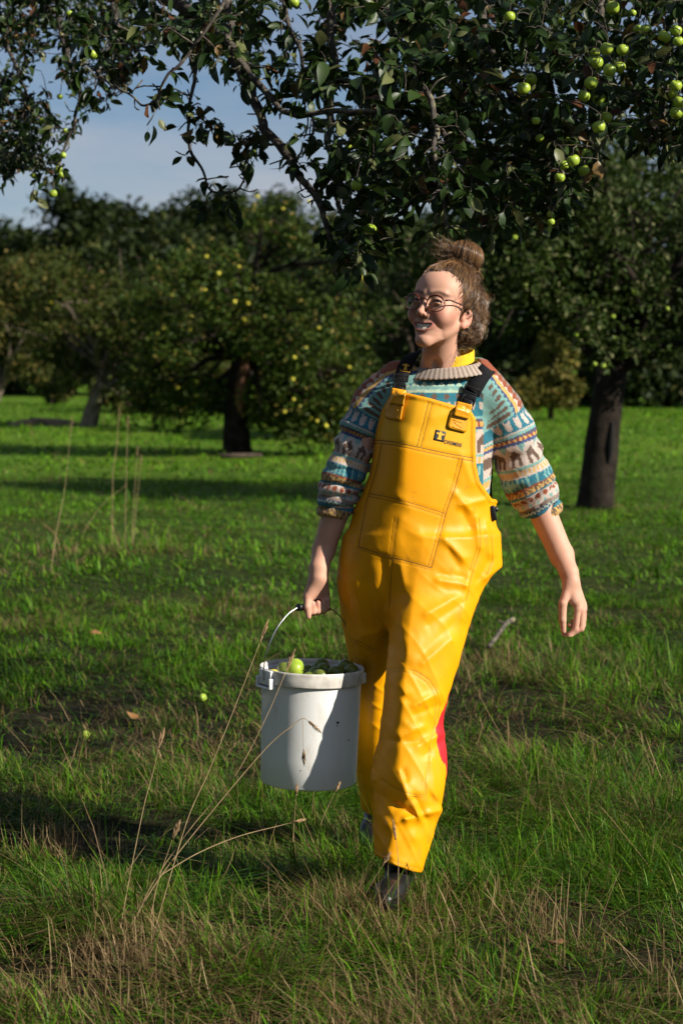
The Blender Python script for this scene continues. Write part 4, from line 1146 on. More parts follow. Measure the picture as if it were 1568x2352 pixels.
PALM_R = [(HR(690, 1450, 0.0), HR(790, 1800, -0.010), 0.018, 0.0125), (HR(690, 1450, 0.004), HR(850, 1800, 0.012), 0.018, 0.0125),
          (HR(685, 1460, 0.008), HR(855, 1770, 0.032), 0.017, 0.011), (HR(650, 1520, -0.006), HR(720, 1700, -0.012), 0.017, 0.013)]
PALM_L = [(HL(670, 760, 0.0), HL(480, 1180, 0.012), 0.019, 0.015), (HL(690, 770, 0.004), HL(640, 1150, 0.018), 0.019, 0.014),
          (HL(700, 770, 0.008), HL(770, 1150, 0.028), 0.019, 0.014), (HL(720, 780, 0.008), HL(845, 1120, 0.032), 0.018, 0.0125),
          (HL(600, 900, -0.002), HL(480, 1150, -0.004), 0.018, 0.015)]

def body_sdf(p):
    d = np.full(len(p), 0.25)
    z = p[:, 2]
    up = z > 0.62
    def put(mask, fn):
        if mask.any():
            d[mask] = fn(p[mask], d[mask])
    def torso(q, d0):
        t = ellipsoid(q, W(1000, 1010, 5.56), (0.115, 0.070, 0.22))
        t = smin(t, capsule(q, W(900, 896, 5.55), W(1100, 896, 5.55), 0.038), 0.05)
        t = smin(t, ellipsoid(q, W(985, 1230, 5.53), (0.12, 0.07, 0.16)), 0.05)
        n = capsule(q, NECK0, NECK1, 0.052, 0.046)
        n = smin(n, capsule(q, W(968, 856, 5.485), W(1030, 800, 5.50), 0.010, 0.014), 0.02)   # neck tendon
        n = smin(n, capsule(q, W(1002, 858, 5.475), W(1052, 775, 5.48), 0.009, 0.013), 0.02)
        n = smin(n, ellipsoid(q, W(984, 812, 5.455), (0.012, 0.012, 0.02)), 0.02)            # throat
        t = smin(t, n, 0.035)
        # hollow between the collar bones
        t = smax(t, -ellipsoid(q, W(1000, 838, 5.44), (0.010, 0.012, 0.016)), 0.012)
        return np.minimum(d0, t)
    put(up & (p[:, 0] > -0.18) & (p[:, 0] < 0.5), torso)
    mr = (p[:, 0] > 0.20) & up
    put(mr, lambda q, d0: smin(d0, arms_sdf(q, ARM_R, RAD_R, FING_R, PALM_R), 0.02))
    ml = (p[:, 0] < 0.18) & up
    put(ml, lambda q, d0: smin(d0, arms_sdf(q, ARM_L, RAD_L, FING_L, PALM_L), 0.02))
    hd = np.linalg.norm(p - HC, axis=1) < 0.23
    put(hd, lambda q, d0: smin(d0, head_sdf(to_head(q)), 0.018))
    return d

bv, bq = surface(body_sdf, (-0.16, 5.25, 0.66), (0.66, 5.72, 1.76), 0.0030, slack=1.35)

# skin colour: flushed cheeks, nose, knuckles and lips
def skin_cols(v):
    c = np.tile(np.array([0.60, 0.330, 0.228]), (len(v), 1))
    q = to_head(v); inh = np.linalg.norm(q, axis=1) < 0.17
    a = np.abs(q[:, 0])
    def blend(w, col):
        w = np.clip(w, 0, 1)[:, None]; c[:] = c * (1 - w) + np.array(col) * w
    front = inh & (q[:, 1] < -0.02)
    blend(front * 0.80 * np.exp(-((a - 0.042) / 0.020)**2 - ((q[:, 2] + 0.038) / 0.022)**2), (0.52, 0.20, 0.14))
    blend(front * 0.55 * np.exp(-(a / 0.014)**2 - ((q[:, 2] + 0.036) / 0.014)**2), (0.54, 0.21, 0.15))
    blend(inh * (a > 0.066) * (q[:, 2] < 0.03) * 0.55, (0.55, 0.22, 0.15))
    # lips
    mz = mouth_xyz(q)[2]
    e = np.sqrt((q[:, 0] / 0.0280)**2 + (mz / 0.0098)**2)
    lp = front * (q[:, 1] < -0.055) * np.exp(-((e - 1.02) / np.where(mz < 0, 0.46, 0.28))**2)
    blend(lp * 0.85, (0.46, 0.155, 0.125))
    inner = front * (e < 0.86) * (q[:, 1] < -0.04)
    blend(inner * 1.0, (0.09, 0.02, 0.018))
    # brows
    bl = line_dist(a, q[:, 2], [(0.014, 0.0205), (0.034, 0.026), (0.052, 0.021)])
    blend(front * (q[:, 1] < -0.04) * np.exp(-(bl / 0.0048)**2) * 0.95, (0.10, 0.050, 0.028))
    # lash line
    ll = np.abs(q[:, 2] - (0.0048 - 14.0 * (a - 0.032)**2)) + 10 * np.maximum(np.abs(a - 0.032) - 0.0135, 0)
    blend(front * (q[:, 1] < -0.06) * np.exp(-(ll / 0.0016)**2) * 0.8, (0.08, 0.04, 0.03))
    # hands a little redder
    for tips in (FING_R, FING_L):
        for pts, rr in tips:
            for k in (1, len(pts) - 1):
                blend(0.45 * np.exp(-(np.linalg.norm(v - pts[k], axis=1) / 0.012)**2), (0.52, 0.22, 0.15))
    # finger nails: pale plates on the outer face of each tip
    for tips in (FING_R, FING_L):
        for pts, rr in tips:
            t = pts[-1] - pts[-2]; t = t / np.linalg.norm(t)
            bend = pts[-2] - pts[-3]; bend = bend / np.linalg.norm(bend)
            nrm = bend - t * (bend @ t)
            nrm = np.array([0, -1.0, 0]) if np.linalg.norm(nrm) < 0.05 else nrm / np.linalg.norm(nrm)
            cpt = pts[-1] + nrm * rr[-1]
            blend(0.6 * np.exp(-(np.linalg.norm(v - cpt, axis=1) / 0.005)**2), (0.66, 0.42, 0.36))
    n = fbm(v, 26.0, 3)[:, None]
    return c * (1 + 0.07 * n)

m_skin = attr_mat('skin', rough=0.55, spec=0.28, sss=0.22, bump=0.08, bscale=420.0)
o_body = child('body', np_mesh('body', bv, bq, m_skin, cols=skin_cols(bv)), person)

# ---------------------------------------------------------------- eyes and teeth
m_eye = simple_mat('eye_white', (0.72, 0.68, 0.64), 0.2)
m_iris = simple_mat('iris', (0.045, 0.055, 0.045), 0.15)
m_pupil = simple_mat('pupil', (0.01, 0.01, 0.01), 0.1)
def uv_sphere(c, r, nu=20, nv=12):
    th = np.linspace(0, np.pi, nv)
    V, Q = lathe(np.stack([np.sin(th), np.cos(th)], 1), nu)
    return V * r + np.asarray(c), Q
for s in (-1, 1):
    ce = np.array([s * 0.032, -0.0735, 0.0])
    V, Q = uv_sphere(ce, 0.0118)
    eye = child('eye', np_mesh('eye', from_head(V), Q, m_eye), o_body)
    look = np.array([0.12 if s > 0 else 0.12, -1.0, 0.02]); look /= np.linalg.norm(look)
    V, Q = lathe([(0.0001, 0), (0.0055, -0.0004), (0.0058, -0.0012)], 20)
    Rm = np.array(Vector(look).to_track_quat('Z', 'Y').to_matrix())
    child('iris', np_mesh('iris', from_head(V @ Rm.T + ce + look * 0.0121), Q, m_iris), o_body)
    V, Q = lathe([(0.0001, 0), (0.0024, -0.0001), (0.0026, -0.0004)], 16)
    child('pupil', np_mesh('pupil', from_head(V @ Rm.T + ce + look * 0.0124), Q, m_pupil), o_body)
m_teeth = simple_mat('teeth', (0.86, 0.78, 0.64), 0.45, noise=0.05, nscale=90)
for upper in (True, False):
    ac = Acc()
    wts = [0.0085, 0.0070, 0.0066, 0.0060, 0.0058] if upper else [0.0058, 0.0058, 0.0060, 0.0056]
    x = 0.0
    for k, w in enumerate(wts):
        for s in (-1, 1):
            xc = s * (x + w / 2)
            yc = -0.0840 + 13.0 * xc * xc
            zc = -0.0715 + 11.0 * xc * xc * 0.85 + (0.0036 if upper else -0.0052)
            hgt = (0.0102 if upper else 0.0074) * (1 - 0.06 * k)
            V, Q = uv_sphere((0, 0, 0), 1.0, 12, 8)
            V = np.sign(V) * np.abs(V)**0.6 * np.array([w * 0.5, 0.0030, hgt * 0.5])
            V = V @ rotm('Z', math.atan2(26.0 * xc, 1)).T
            ac.add(from_head(V + np.array([xc, yc, zc])), Q)
        x += w
    child('teeth', ac.mesh('teeth', m_teeth), o_body)

# ---------------------------------------------------------------- hair
HB = np.array([0.006, 0.070, 0.156])              # bun centre in head space
def hair_sdf(q):
    cap = ellipsoid(q, (0, 0.017, 0.040), (0.0785, 0.0965, 0.0850))
    cap = smin(cap, ellipsoid(q, (0, 0.045, 0.095), (0.045, 0.050, 0.036)), 0.03)
    yb = np.interp(q[:, 2], [-0.10, -0.080, -0.050, -0.030, -0.012, 0.005, 0.03, 0.055, 0.070, 0.080, 0.12],
                   [0.050, 0.035, 0.022, -0.010, -0.046, -0.054, -0.060, -0.071, -0.066, -0.06, -0.10])
    yb = yb + 0.35 * np.clip(0.055 - np.abs(q[:, 0]), 0, 1) * (q[:, 2] > 0.02) * 0.0
    cap = smax(cap, (yb - q[:, 1]) * 0.8, 0.006)
    back = ellipsoid(q, (0.012, 0.082, -0.018), (0.064, 0.048, 0.066))
    back = smin(back, ellipsoid(q, (0.050, 0.070, -0.036), (0.034, 0.044, 0.048)), 0.02)
    back = smin(back, ellipsoid(q, (0.050, 0.074, 0.030), (0.038, 0.048, 0.048)), 0.025)
    # keep the ear clear
    back = smax(back, -ellipsoid(q, (0.088, 0.010, -0.034), (0.026, 0.030, 0.030)), 0.006)
    cap = smax(cap, -ellipsoid(q, (0.084, 0.010, -0.034), (0.024, 0.030, 0.030)), 0.004)
    d = smin(cap, back, 0.022)
    wb = np.clip((q[:, 1] - 0.01) / 0.04, 0, 1) * np.clip((0.10 - q[:, 2]) / 0.04, 0, 1)
    d = d - wb * (0.0055 * vnoise(q, 34.0) + 0.003 * vnoise(q + 3, 70.0))
    bun = ellipsoid(q, HB, (0.052, 0.056, 0.047))
    bun = smin(bun, ellipsoid(q, HB + np.array([0.006, 0.034, -0.052]), (0.038, 0.034, 0.028)), 0.012)
    d = smin(d, bun, 0.010)
    return d

def hair_world(p): return hair_sdf(to_head(p)) * HS
hlo = HC - 0.20; hhi = HC + np.array([0.20, 0.20, 0.26])
def hair_base(p):
    return hair_world(p) + 0.003 + 0.0035 * vnoise(to_head(p) * np.array([1, 1, 1.0]), 60.0)
hv, hq = surface(hair_base, hlo, hhi, 0.004)
m_hair_base = simple_mat('hair_mass', (0.055, 0.029, 0.014), 0.55, 0.3, noise=0.45, nscale=140, bump=0.6, bscale=260)
hair = child('hair', np_mesh('hair', hv, hq, m_hair_base), person)

def strands(n, seed, region, field, steps=14, ds=0.0075, lift=0.003, wave=0.0, wlen=0.03, rad=0.0008):
    r = np.random.default_rng(seed)
    V0 = to_head(hv); V0 = V0[region(V0)]
    q = V0[r.integers(0, len(V0), n)] + r.normal(0, 0.003, (n, 3))
    ph = r.random(n) * 6.28; lf = r.uniform(0.0005, lift, n)
    P = [q.copy()]
    for k in range(steps):
        g = grad(hair_sdf, q)
        t = field(q)
        t = t - g * (t * g).sum(1, keepdims=True)
        t /= np.maximum(np.linalg.norm(t, axis=1, keepdims=True), 1e-6)
        side = np.cross(g, t)
        w = wave * np.cos(ph + k * ds / wlen * 6.28)[:, None]
        q = q + (t + side * w) * ds
        dd = hair_sdf(q)
        lft = lf * (0.35 + 0.9 * np.sin(math.pi * (k + 1) / steps))
        q = q - g * (dd - lft)[:, None] * 0.8
        P.append(q.copy())
    P = np.stack(P, 1)                       # n, steps+1, 3
    return from_head(P.reshape(-1, 3)).reshape(n, steps + 1, 3), rad * r.uniform(0.6, 1.3, n)

def strand_mesh(P, rad, cols):
    n, m, _ = P.shape
    T = np.gradient(P, axis=1); T /= np.maximum(np.linalg.norm(T, axis=2, keepdims=True), 1e-9)
    ref = np.array([0.31, -0.52, 0.79]); A = np.cross(T, ref); A /= np.maximum(np.linalg.norm(A, axis=2, keepdims=True), 1e-9)
    B2 = np.cross(T, A)
    tap = np.sin(np.linspace(0.35, math.pi - 0.12, m)); tap = np.clip(tap, 0.12, 1)
    V = []
    for a in (0, 2.09, 4.19):
        V.append(P + (rad[:, None] * tap)[..., None] * (math.cos(a) * A + math.sin(a) * B2))
    V = np.stack(V, 2).reshape(-1, 3)
    i = (np.arange(n)[:, None, None] * m + np.arange(m - 1)[None, :, None]) * 3
    j = np.arange(3)[None, None]; k = (j + 1) % 3
    Q = np.stack([i + j, i + k, i + 3 + k, i + 3 + j], -1).reshape(-1, 4)
    C = np.repeat(cols, m * 3, axis=0)
    return V, Q, C

def hair_cols(n, seed, base=(0.115, 0.058, 0.025)):
    r = np.random.default_rng(seed)
    f = r.uniform(0.30, 1.9, n)[:, None]
    warm = r.random(n)[:, None]
    return np.array(base) * f * (1 - 0.25 * warm) + np.array([0.40, 0.22, 0.085]) * 0.30 * warm * f

BUN_BASE = np.array([0.0, 0.050, 0.125])
def f_cap(q):
    t = BUN_BASE - q
    return t / np.maximum(np.linalg.norm(t, axis=1, keepdims=True), 1e-6)
def f_bun(q):
    ax = np.array([-0.78, -0.45, 0.25]); ax /= np.linalg.norm(ax)
    t = np.cross(np.broadcast_to(ax, q.shape), q - HB)
    return t + 0.012 * ax
def f_back(q):
    t = np.stack([0.25 * np.sin(q[:, 2] * 90), 0.55 * np.cos(q[:, 2] * 70 + q[:, 0] * 60), np.full(len(q), -0.8)], 1)
    return t
isbun = lambda q: np.linalg.norm((q - HB) / np.array([1, 1, 0.95]), axis=1) < 0.060
iscap = lambda q: ~isbun(q) & ~((q[:, 1] > 0.030) & (q[:, 2] < 0.035))
isback = lambda q: ~isbun(q) & (q[:, 1] > 0.020) & (q[:, 2] < 0.070)
m_hair = attr_mat('hair_strand', rough=0.25, spec=0.75)
ah = Acc()
for n, sd, reg, fl, st, ds, lf, wv, wl_, rd in (
        (900, 11, iscap, f_cap, 13, 0.0075, 0.0035, 0.22, 0.045, 0.00060),
        (850, 12, isback, f_back, 13, 0.0060, 0.0085, 0.95, 0.026, 0.00062),
        (700, 13, isbun, f_bun, 13, 0.0095, 0.0022, 0.08, 0.05, 0.00062),
        (160, 14, lambda q: iscap(q) & (q[:, 1] > -0.035), f_cap, 10, 0.0075, 0.0120, 0.75, 0.030, 0.00035),
        (220, 15, isback, f_back, 10, 0.0070, 0.0180, 1.2, 0.022, 0.00035)):
    P, rd_ = strands(n, sd, reg, fl, st, ds, lf, wv, wl_, rd)
    V, Q, C = strand_mesh(P, rd_, hair_cols(n, sd))
    ah.add(V, Q, C)
child('strand', ah.mesh('strand', m_hair), hair)['kind'] = 'stuff'
# loose ends: fan off the front of the bun, wisps at the nape and hairline
def free_strands(n, seed, root, spread, dirv, dspread, length, curl, rad, m=12, base=(0.16, 0.085, 0.036)):
    r = np.random.default_rng(seed)
    R0 = np.asarray(root) + r.normal(0, 1, (n, 3)) * np.asarray(spread)
    D = np.asarray(dirv, float) + r.normal(0, 1, (n, 3)) * dspread
    D /= np.linalg.norm(D, axis=1, keepdims=True)
    Ln = length * r.uniform(0.5, 1.1, n)
    t = np.linspace(0, 1, m)
    s1 = np.cross(D, [0.3, 0.2, 0.9]); s1 /= np.linalg.norm(s1, axis=1, keepdims=True); s2 = np.cross(D, s1)
    ph = r.random(n) * 6.28; fr = r.uniform(4, 10, n); am = curl * r.uniform(0.3, 1.2, n)
    P = R0[:, None] + D[:, None] * (Ln[:, None] * t)[..., None]
    P = P + (am[:, None] * np.sin(ph[:, None] + fr[:, None] * t) * t)[..., None] * s1[:, None] + (am[:, None] * np.cos(ph[:, None] + fr[:, None] * t) * t)[..., None] * s2[:, None]
    return strand_mesh(from_head(P.reshape(-1, 3)).reshape(n, m, 3), np.full(n, rad), hair_cols(n, seed, base))
aw = Acc()
for args in ((150, 21, HB + np.array([-0.020, -0.030, 0.004]), (0.010, 0.010, 0.012), (-0.62, -0.62, 0.25), 0.28, 0.062, 0.010, 0.00042),
             (40, 22, (0.030, 0.060, -0.075), (0.010, 0.012, 0.010), (0.05, -0.05, -1.0), 0.16, 0.075, 0.010, 0.00045),
             (26, 23, (0.045, 0.100, -0.03), (0.012, 0.010, 0.03), (0.3, 0.7, -0.2), 0.5, 0.030, 0.012, 0.00035),
             (30, 24, (0.0, 0.010, 0.128), (0.03, 0.03, 0.004), (-0.1, -0.3, 0.9), 0.5, 0.030, 0.010, 0.00030),
             (24, 25, (0.060, -0.040, 0.012), (0.004, 0.010, 0.016), (0.1, -0.1, -1.0), 0.3, 0.038, 0.008, 0.00035)):
    aw.add(*free_strands(*args))
child('loose_strand', aw.mesh('loose_strand', m_hair), hair)['kind'] = 'stuff'

# ---------------------------------------------------------------- glasses
m_frame = simple_mat('tortoiseshell', (0.105, 0.020, 0.007), 0.16, 0.6, noise=0.75, nscale=70, coat=0.4)
m_frame_dark = simple_mat('dark_temple', (0.035, 0.018, 0.012), 0.2, 0.6, noise=0.4, nscale=60)
m_lens, nt, b, N, L = mat_new('lens_glass')
gl = N.new('ShaderNodeBsdfGlossy'); gl.inputs['Roughness'].default_value = 0.02
trn = N.new('ShaderNodeBsdfTransparent'); trn.inputs['Color'].default_value = (0.93, 0.95, 0.94, 1)
mx = N.new('ShaderNodeMixShader'); fr = N.new('ShaderNodeFresnel'); fr.inputs['IOR'].default_value = 1.5
L.new(fr.outputs[0], mx.inputs[0]); L.new(trn.outputs[0], mx.inputs[1]); L.new(gl.outputs[0], mx.inputs[2])
L.new(mx.outputs[0], N['Material Output'].inputs['Surface'])
glasses = empty('glasses', (0, 0, 0)); glasses.parent = person; glasses.location = -Vector(person.location)
def wchild(name, me, parent): 
    o = bpy.data.objects.new(name, me); COL.objects.link(o); o.parent = parent
    return o
def lens_ring(s, scale=1.0, n=40):
    a = np.linspace(0, 2 * np.pi, n + 1)
    x = np.cos(a) * 0.0246 * scale; z = np.sin(a) * 0.0218 * scale
    z = z - 0.0020 * np.cos(a * 2) * scale * 0.5
    X = s * 0.0365 + x; Z = -0.008 + z
    Y = -0.1035 + 3.6 * X * X + 0.08 * (Z + 0.008) * -1.0
    return np.stack([X, Y, Z], 1)
acf = Acc()
for s in (-1, 1):
    P = from_head(lens_ring(s)); V, F = tube(P, 0.0015 + 0.0016 * np.clip(np.sin(np.linspace(0, 2 * np.pi, 41)), 0, 1), 8, cap=False); acf.add(V, F)
    rim = lens_ring(s, 0.97); c = rim[:-1].mean(0)
    V = np.concatenate([rim[:-1], [c + np.array([0, -0.001, 0])]]); k = len(rim) - 1
    T = np.stack([np.arange(k), (np.arange(k) + 1) % k, np.full(k, k)], 1)
    wchild('lens', np_mesh('lens', from_head(V), T, m_lens), glasses)
br = [(-0.0130, -0.1030, 0.003), (-0.006, -0.1055, 0.0070), (0.0, -0.1062, 0.0080), (0.006, -0.1055, 0.0070), (0.0130, -0.1030, 0.003)]
V, F = tube(from_head(catmull(br, 14) + np.array([0, 0, -0.004])), 0.0019, 8); acf.add(V, F)
for s in (-1, 1):
    V, F = tube(from_head([(s * 0.0590, -0.0905, 0.003), (s * 0.0705, -0.085, 0.007)]), 0.0024, 8); acf.add(V, F)
wchild('frame', acf.mesh('frame', m_frame), glasses)
for s in (-1, 1):
    P = [(s * 0.0705, -0.085, 0.007), (s * 0.0750, -0.055, 0.006), (s * 0.0765, -0.020, 0.006), (s * 0.0775, 0.004, 0.004), (s * 0.0755, 0.022, -0.010)]
    P = catmull(P, 18); V, F = tube(from_head(P), 0.0020, 8)
    wchild('temple', np_mesh('temple', V, F, m_frame_dark), glasses)
# ---------------------------------------------------------------- sweater
RIDGE = [(880, 962), (930, 956), (1000, 936), (1050, 926), (1150, 930), (1200, 918), (1300, 924), (1400, 925), (1500, 922), (1560, 912), (1600, 928), (1650, 915), (1700, 918), (1760, 918), (1815, 930), (1880, 905), (1960, 905), (2020, 905)]
SW_T = Tube([(842, 905, 1100, 5.53, 0.066), (868, 872, 1138, 5.53, 0.088), (920, 862, 1138, 5.525, 0.106), (1000, 858, 1134, 5.52, 0.109),
             (1080, 850, 1128, 5.515, 0.110), (1147, 832, 1122, 5.505, 0.110), (1215, 815, 1120, 5.48, 0.112)], 0.0, [(842, 1022), (868, 1016), (900, 985)] + [q for q in RIDGE if q[0] > 920], 1.6)
SL_R = [W(1098, 893, 5.53), W(1142, 935, 5.54), W(1171, 985, 5.545), W(1189, 1040, 5.55), W(1209, 1100, 5.56), W(1233, 1148, 5.565), W(1254, 1188, 5.565)]
SR_R = [0.070, 0.068, 0.066, 0.067, 0.074, 0.064, 0.0505]
SL_L = [W(905, 890, 5.53), W(862, 925, 5.53), W(832, 975, 5.525), W(808, 1035, 5.52), W(787, 1100, 5.51), W(776, 1145, 5.505), W(767, 1184, 5.50)]
SR_L = [0.066, 0.062, 0.057, 0.055, 0.058, 0.052, 0.042]
SLC_R = catmull(np.column_stack([SL_R, SR_R]), 17); SLC_L = catmull(np.column_stack([SL_L, SR_L]), 17)
COLL = W(1026, 852, 5.505)

def sleeve_param(p, S):
    """arc length along the sleeve, distance to the axis, radius there"""
    seg = np.linalg.norm(np.diff(S[:, :3], axis=0), axis=1); cum = np.concatenate([[0], np.cumsum(seg)])
    best = np.full(len(p), 1e9); arc = np.zeros(len(p)); rad = np.zeros(len(p)); near = np.zeros((len(p), 3))
    for i in range(0, len(S) - 1):
        a, b = S[i, :3], S[i + 1, :3]; ab = b - a
        lo_, hi_ = (0, 1)
        t = np.clip(((p - a) @ ab) / (ab @ ab), lo_, hi_)
        n = a + t[:, None] * ab; d = np.linalg.norm(p - n, axis=1)
        m = d < best
        best = np.where(m, d, best); arc = np.where(m, cum[i] + t * seg[i], arc)
        rad = np.where(m, S[i, 3] + t * (S[i + 1, 3] - S[i, 3]), rad); near = np.where(m[:, None], n, near)
    return arc, best, rad, near, cum[-1]

def sleeve_sdf(p, S, ph):
    arc, d, r, near, tot = sleeve_param(p, S)
    T = S[-1, :3] - S[-3, :3]; T /= np.linalg.norm(T)
    f = d - r
    # bunched rolls towards the pushed-up cuff: slanted soft rings
    u = arc + 0.22 * (p[:, 0] - near[:, 0]) + 0.25 * (p[:, 1] - near[:, 1]) + 0.012 * vnoise(p, 22.0)
    w = np.clip((arc - tot * 0.60) / (tot * 0.18), 0, 1)
    s = np.abs(np.sin(u * math.pi / 0.036 + ph))
    f = f - w * (0.0135 * (s**0.7) - 0.009)
    w2 = np.clip(1 - np.abs(arc - tot * 0.45) / (tot * 0.3), 0, 1)
    f = f - 0.0070 * w2 * np.sin(u * math.pi * 2 / 0.068 + ph + 2 * vnoise(p, 9.0))
    # cuff end is cut square to the arm and hollow
    cut = (p - (S[-1, :3] + T * 0.006)) @ T
    f = smax(f, cut, 0.008)
    inner = np.maximum(d - (r - 0.010), -(cut + 0.035))
    f = smax(f, -inner, 0.006)
    return f

def sweater_sdf(p):
    z = p[:, 2]
    t = SW_T(p)
    t = smin(t, capsule(p, W(915, 872, 5.535), W(1098, 868, 5.535), 0.044), 0.05)
    t = smin(t, capsule(p, W(990, 866, 5.545), W(1055, 862, 5.545), 0.044), 0.05)
    f = t
    mr = p[:, 0] > 0.22
    if mr.any(): f[mr] = smin(f[mr], sleeve_sdf(p[mr], SLC_R, 0.4), 0.022)
    ml = p[:, 0] < 0.20
    if ml.any(): f[ml] = smin(f[ml], sleeve_sdf(p[ml], SLC_L, 1.9), 0.022)
    # soft hang folds and knit waviness
    f = f - 0.0065 * fbm(p * np.array([1.0, 1.0, 0.5]), 13.0, 2) - 0.0010 * vnoise(p, 130.0)
    # hollow neck
    q = p - COLL
    f = smax(f, -ellipsoid(p, COLL + np.array([0.0, 0.012, 0.012]), (0.092, 0.078, 0.052)), 0.012)
    return f

sv, sq = surface(sweater_sdf, (-0.12, 5.28, 0.98), (0.70, 5.75, 1.52), 0.0036, slack=1.5)

KN = dict(cream=(0.52, 0.435, 0.375), brown=(0.130, 0.085, 0.062), rust=(0.27, 0.070, 0.032), must=(0.56, 0.345, 0.105), blue=(0.055, 0.078, 0.185),
          teal=(0.026, 0.165, 0.225), aqua=(0.19, 0.38, 0.35), pale=(0.42, 0.56, 0.42), grey=(0.25, 0.19, 0.155))
def hashn(k): return np.modf(np.abs(np.sin(k * 12.9898) * 43758.5453))[0]
def band(bands, s, u):
    """bands: (width mm, base, motif, motif colour, period mm)"""
    edge = np.cumsum([0] + [b[0] for b in bands]) * 0.001
    out = np.tile(np.array(KN[bands[-1][1]]), (len(s), 1))
    for k, (w, base, motif, mc, per) in enumerate(bands):
        m = (s >= edge[k]) & (s < edge[k + 1])
        if k == 0: m |= s < 0
        if not m.any(): continue
        c = np.tile(np.array(KN[base]), (m.sum(), 1))
        if motif:
            v = (s[m] - edge[k]) / (w * 0.001)                     # 0..1 across the band
            t = u[m] / (per * 0.001); ph = np.mod(t, 1.0); cell = np.floor(t)
            x = np.abs(ph - 0.5) * 2
            if motif == 'dot': on = (x * per * 0.5)**2 + ((v - 0.5) * w)**2 < (min(per, w) * 0.36)**2
            elif motif == 'tooth': on = v > 0.25 + 0.75 * x
            elif motif == 'toothup': on = (1 - v) > 0.25 + 0.75 * x
            elif motif == 'check': on = np.mod(cell, 2) == 0
            elif motif == 'streak': on = hashn(cell) > 0.45 + 0.5 * np.abs(v - 0.5)
            elif motif == 'zig': on = np.abs(v - 0.25 - 0.5 * x) < 0.2
            elif motif == 'sheep': on = ((x / 0.62)**2 + ((v - 0.55) / 0.36)**2 < 1) | ((np.abs(x - 0.45) < 0.16) & (v < 0.45) & (v > 0.08))
            elif motif == 'house':
                on = (x < 0.62) & (v > 0.42 + 0.0 * x) & (v < 0.96) & ~((x < 0.22) & (v > 0.62))
                on |= (v > 0.18 + 0.5 * x) & (v < 0.45) & (x < 0.6)
            elif motif == 'blotch': on = np.sin(t * 6.28 + 2.2 * np.sin(v * 5)) * np.cos(v * 7 + np.sin(t * 3.1)) > 0.0
            else: on = np.zeros(m.sum(), bool)
            c[on] = KN[mc]
            if motif == 'house':
                tri = (v < 0.34) & (np.abs(np.mod(ph + 0.5, 1.0) - 0.5) * 2 < 0.5 - 1.4 * v)
                c[tri] = KN['aqua']
        out[m] = c
    return out

B_SLEEVE = [(22, 'rust', 'sheep', 'grey', 16), (16, 'rust', 'tooth', 'cream', 17), (9, 'must', None, None, 1), (16, 'blue', 'tooth', 'aqua', 22),
            (8, 'pale', None, None, 1), (44, 'teal', 'sheep', 'cream', 34), (5, 'cream', None, None, 1), (9, 'aqua', None, None, 1),
            (6, 'blue', 'check', 'brown', 6), (9, 'rust', 'check', 'must', 8), (9, 'blue', None, None, 1), (64, 'cream', 'house', 'brown', 52),
            (8, 'aqua', None, None, 1), (18, 'cream', 'check', 'must', 7), (6, 'cream', None, None, 1), (34, 'teal', 'streak', 'aqua', 7),
            (6, 'rust', None, None, 1), (16, 'must', 'blotch', 'brown', 16), (7, 'teal', None, None, 1), (22, 'cream', 'dot', 'rust', 24),
            (16, 'cream', 'dot', 'aqua', 26), (12, 'grey', None, None, 1), (14, 'blue', 'zig', 'pale', 16), (10, 'teal', None, None, 1), (60, 'must', 'blotch', 'brown', 18)]
B_BODY = [(12, 'must', None, None, 1), (17, 'teal', 'tooth', 'pale', 24), (9, 'aqua', None, None, 1), (8, 'pale', None, None, 1),
          (22, 'teal', 'dot', 'brown', 34), (30, 'teal', 'sheep', 'cream', 34), (12, 'teal', None, None, 1), (9, 'aqua', None, None, 1),
          (8, 'blue', 'check', 'brown', 6), (12, 'rust', 'check', 'must', 8), (10, 'blue', None, None, 1), (66, 'cream', 'house', 'brown', 52),
          (8, 'aqua', None, None, 1), (18, 'cream', 'check', 'must', 7), (40, 'teal', 'streak', 'aqua', 7)]
B_SHLD = [(14, 'must', 'check', 'aqua', 6), (5, 'teal', None, None, 1), (26, 'rust', 'sheep', 'grey', 19), (16, 'rust', 'tooth', 'cream', 19), (10, 'must', None, None, 1), (8, 'blue', 'tooth', 'aqua', 14), (16, 'aqua', 'dot', 'brown', 18)]

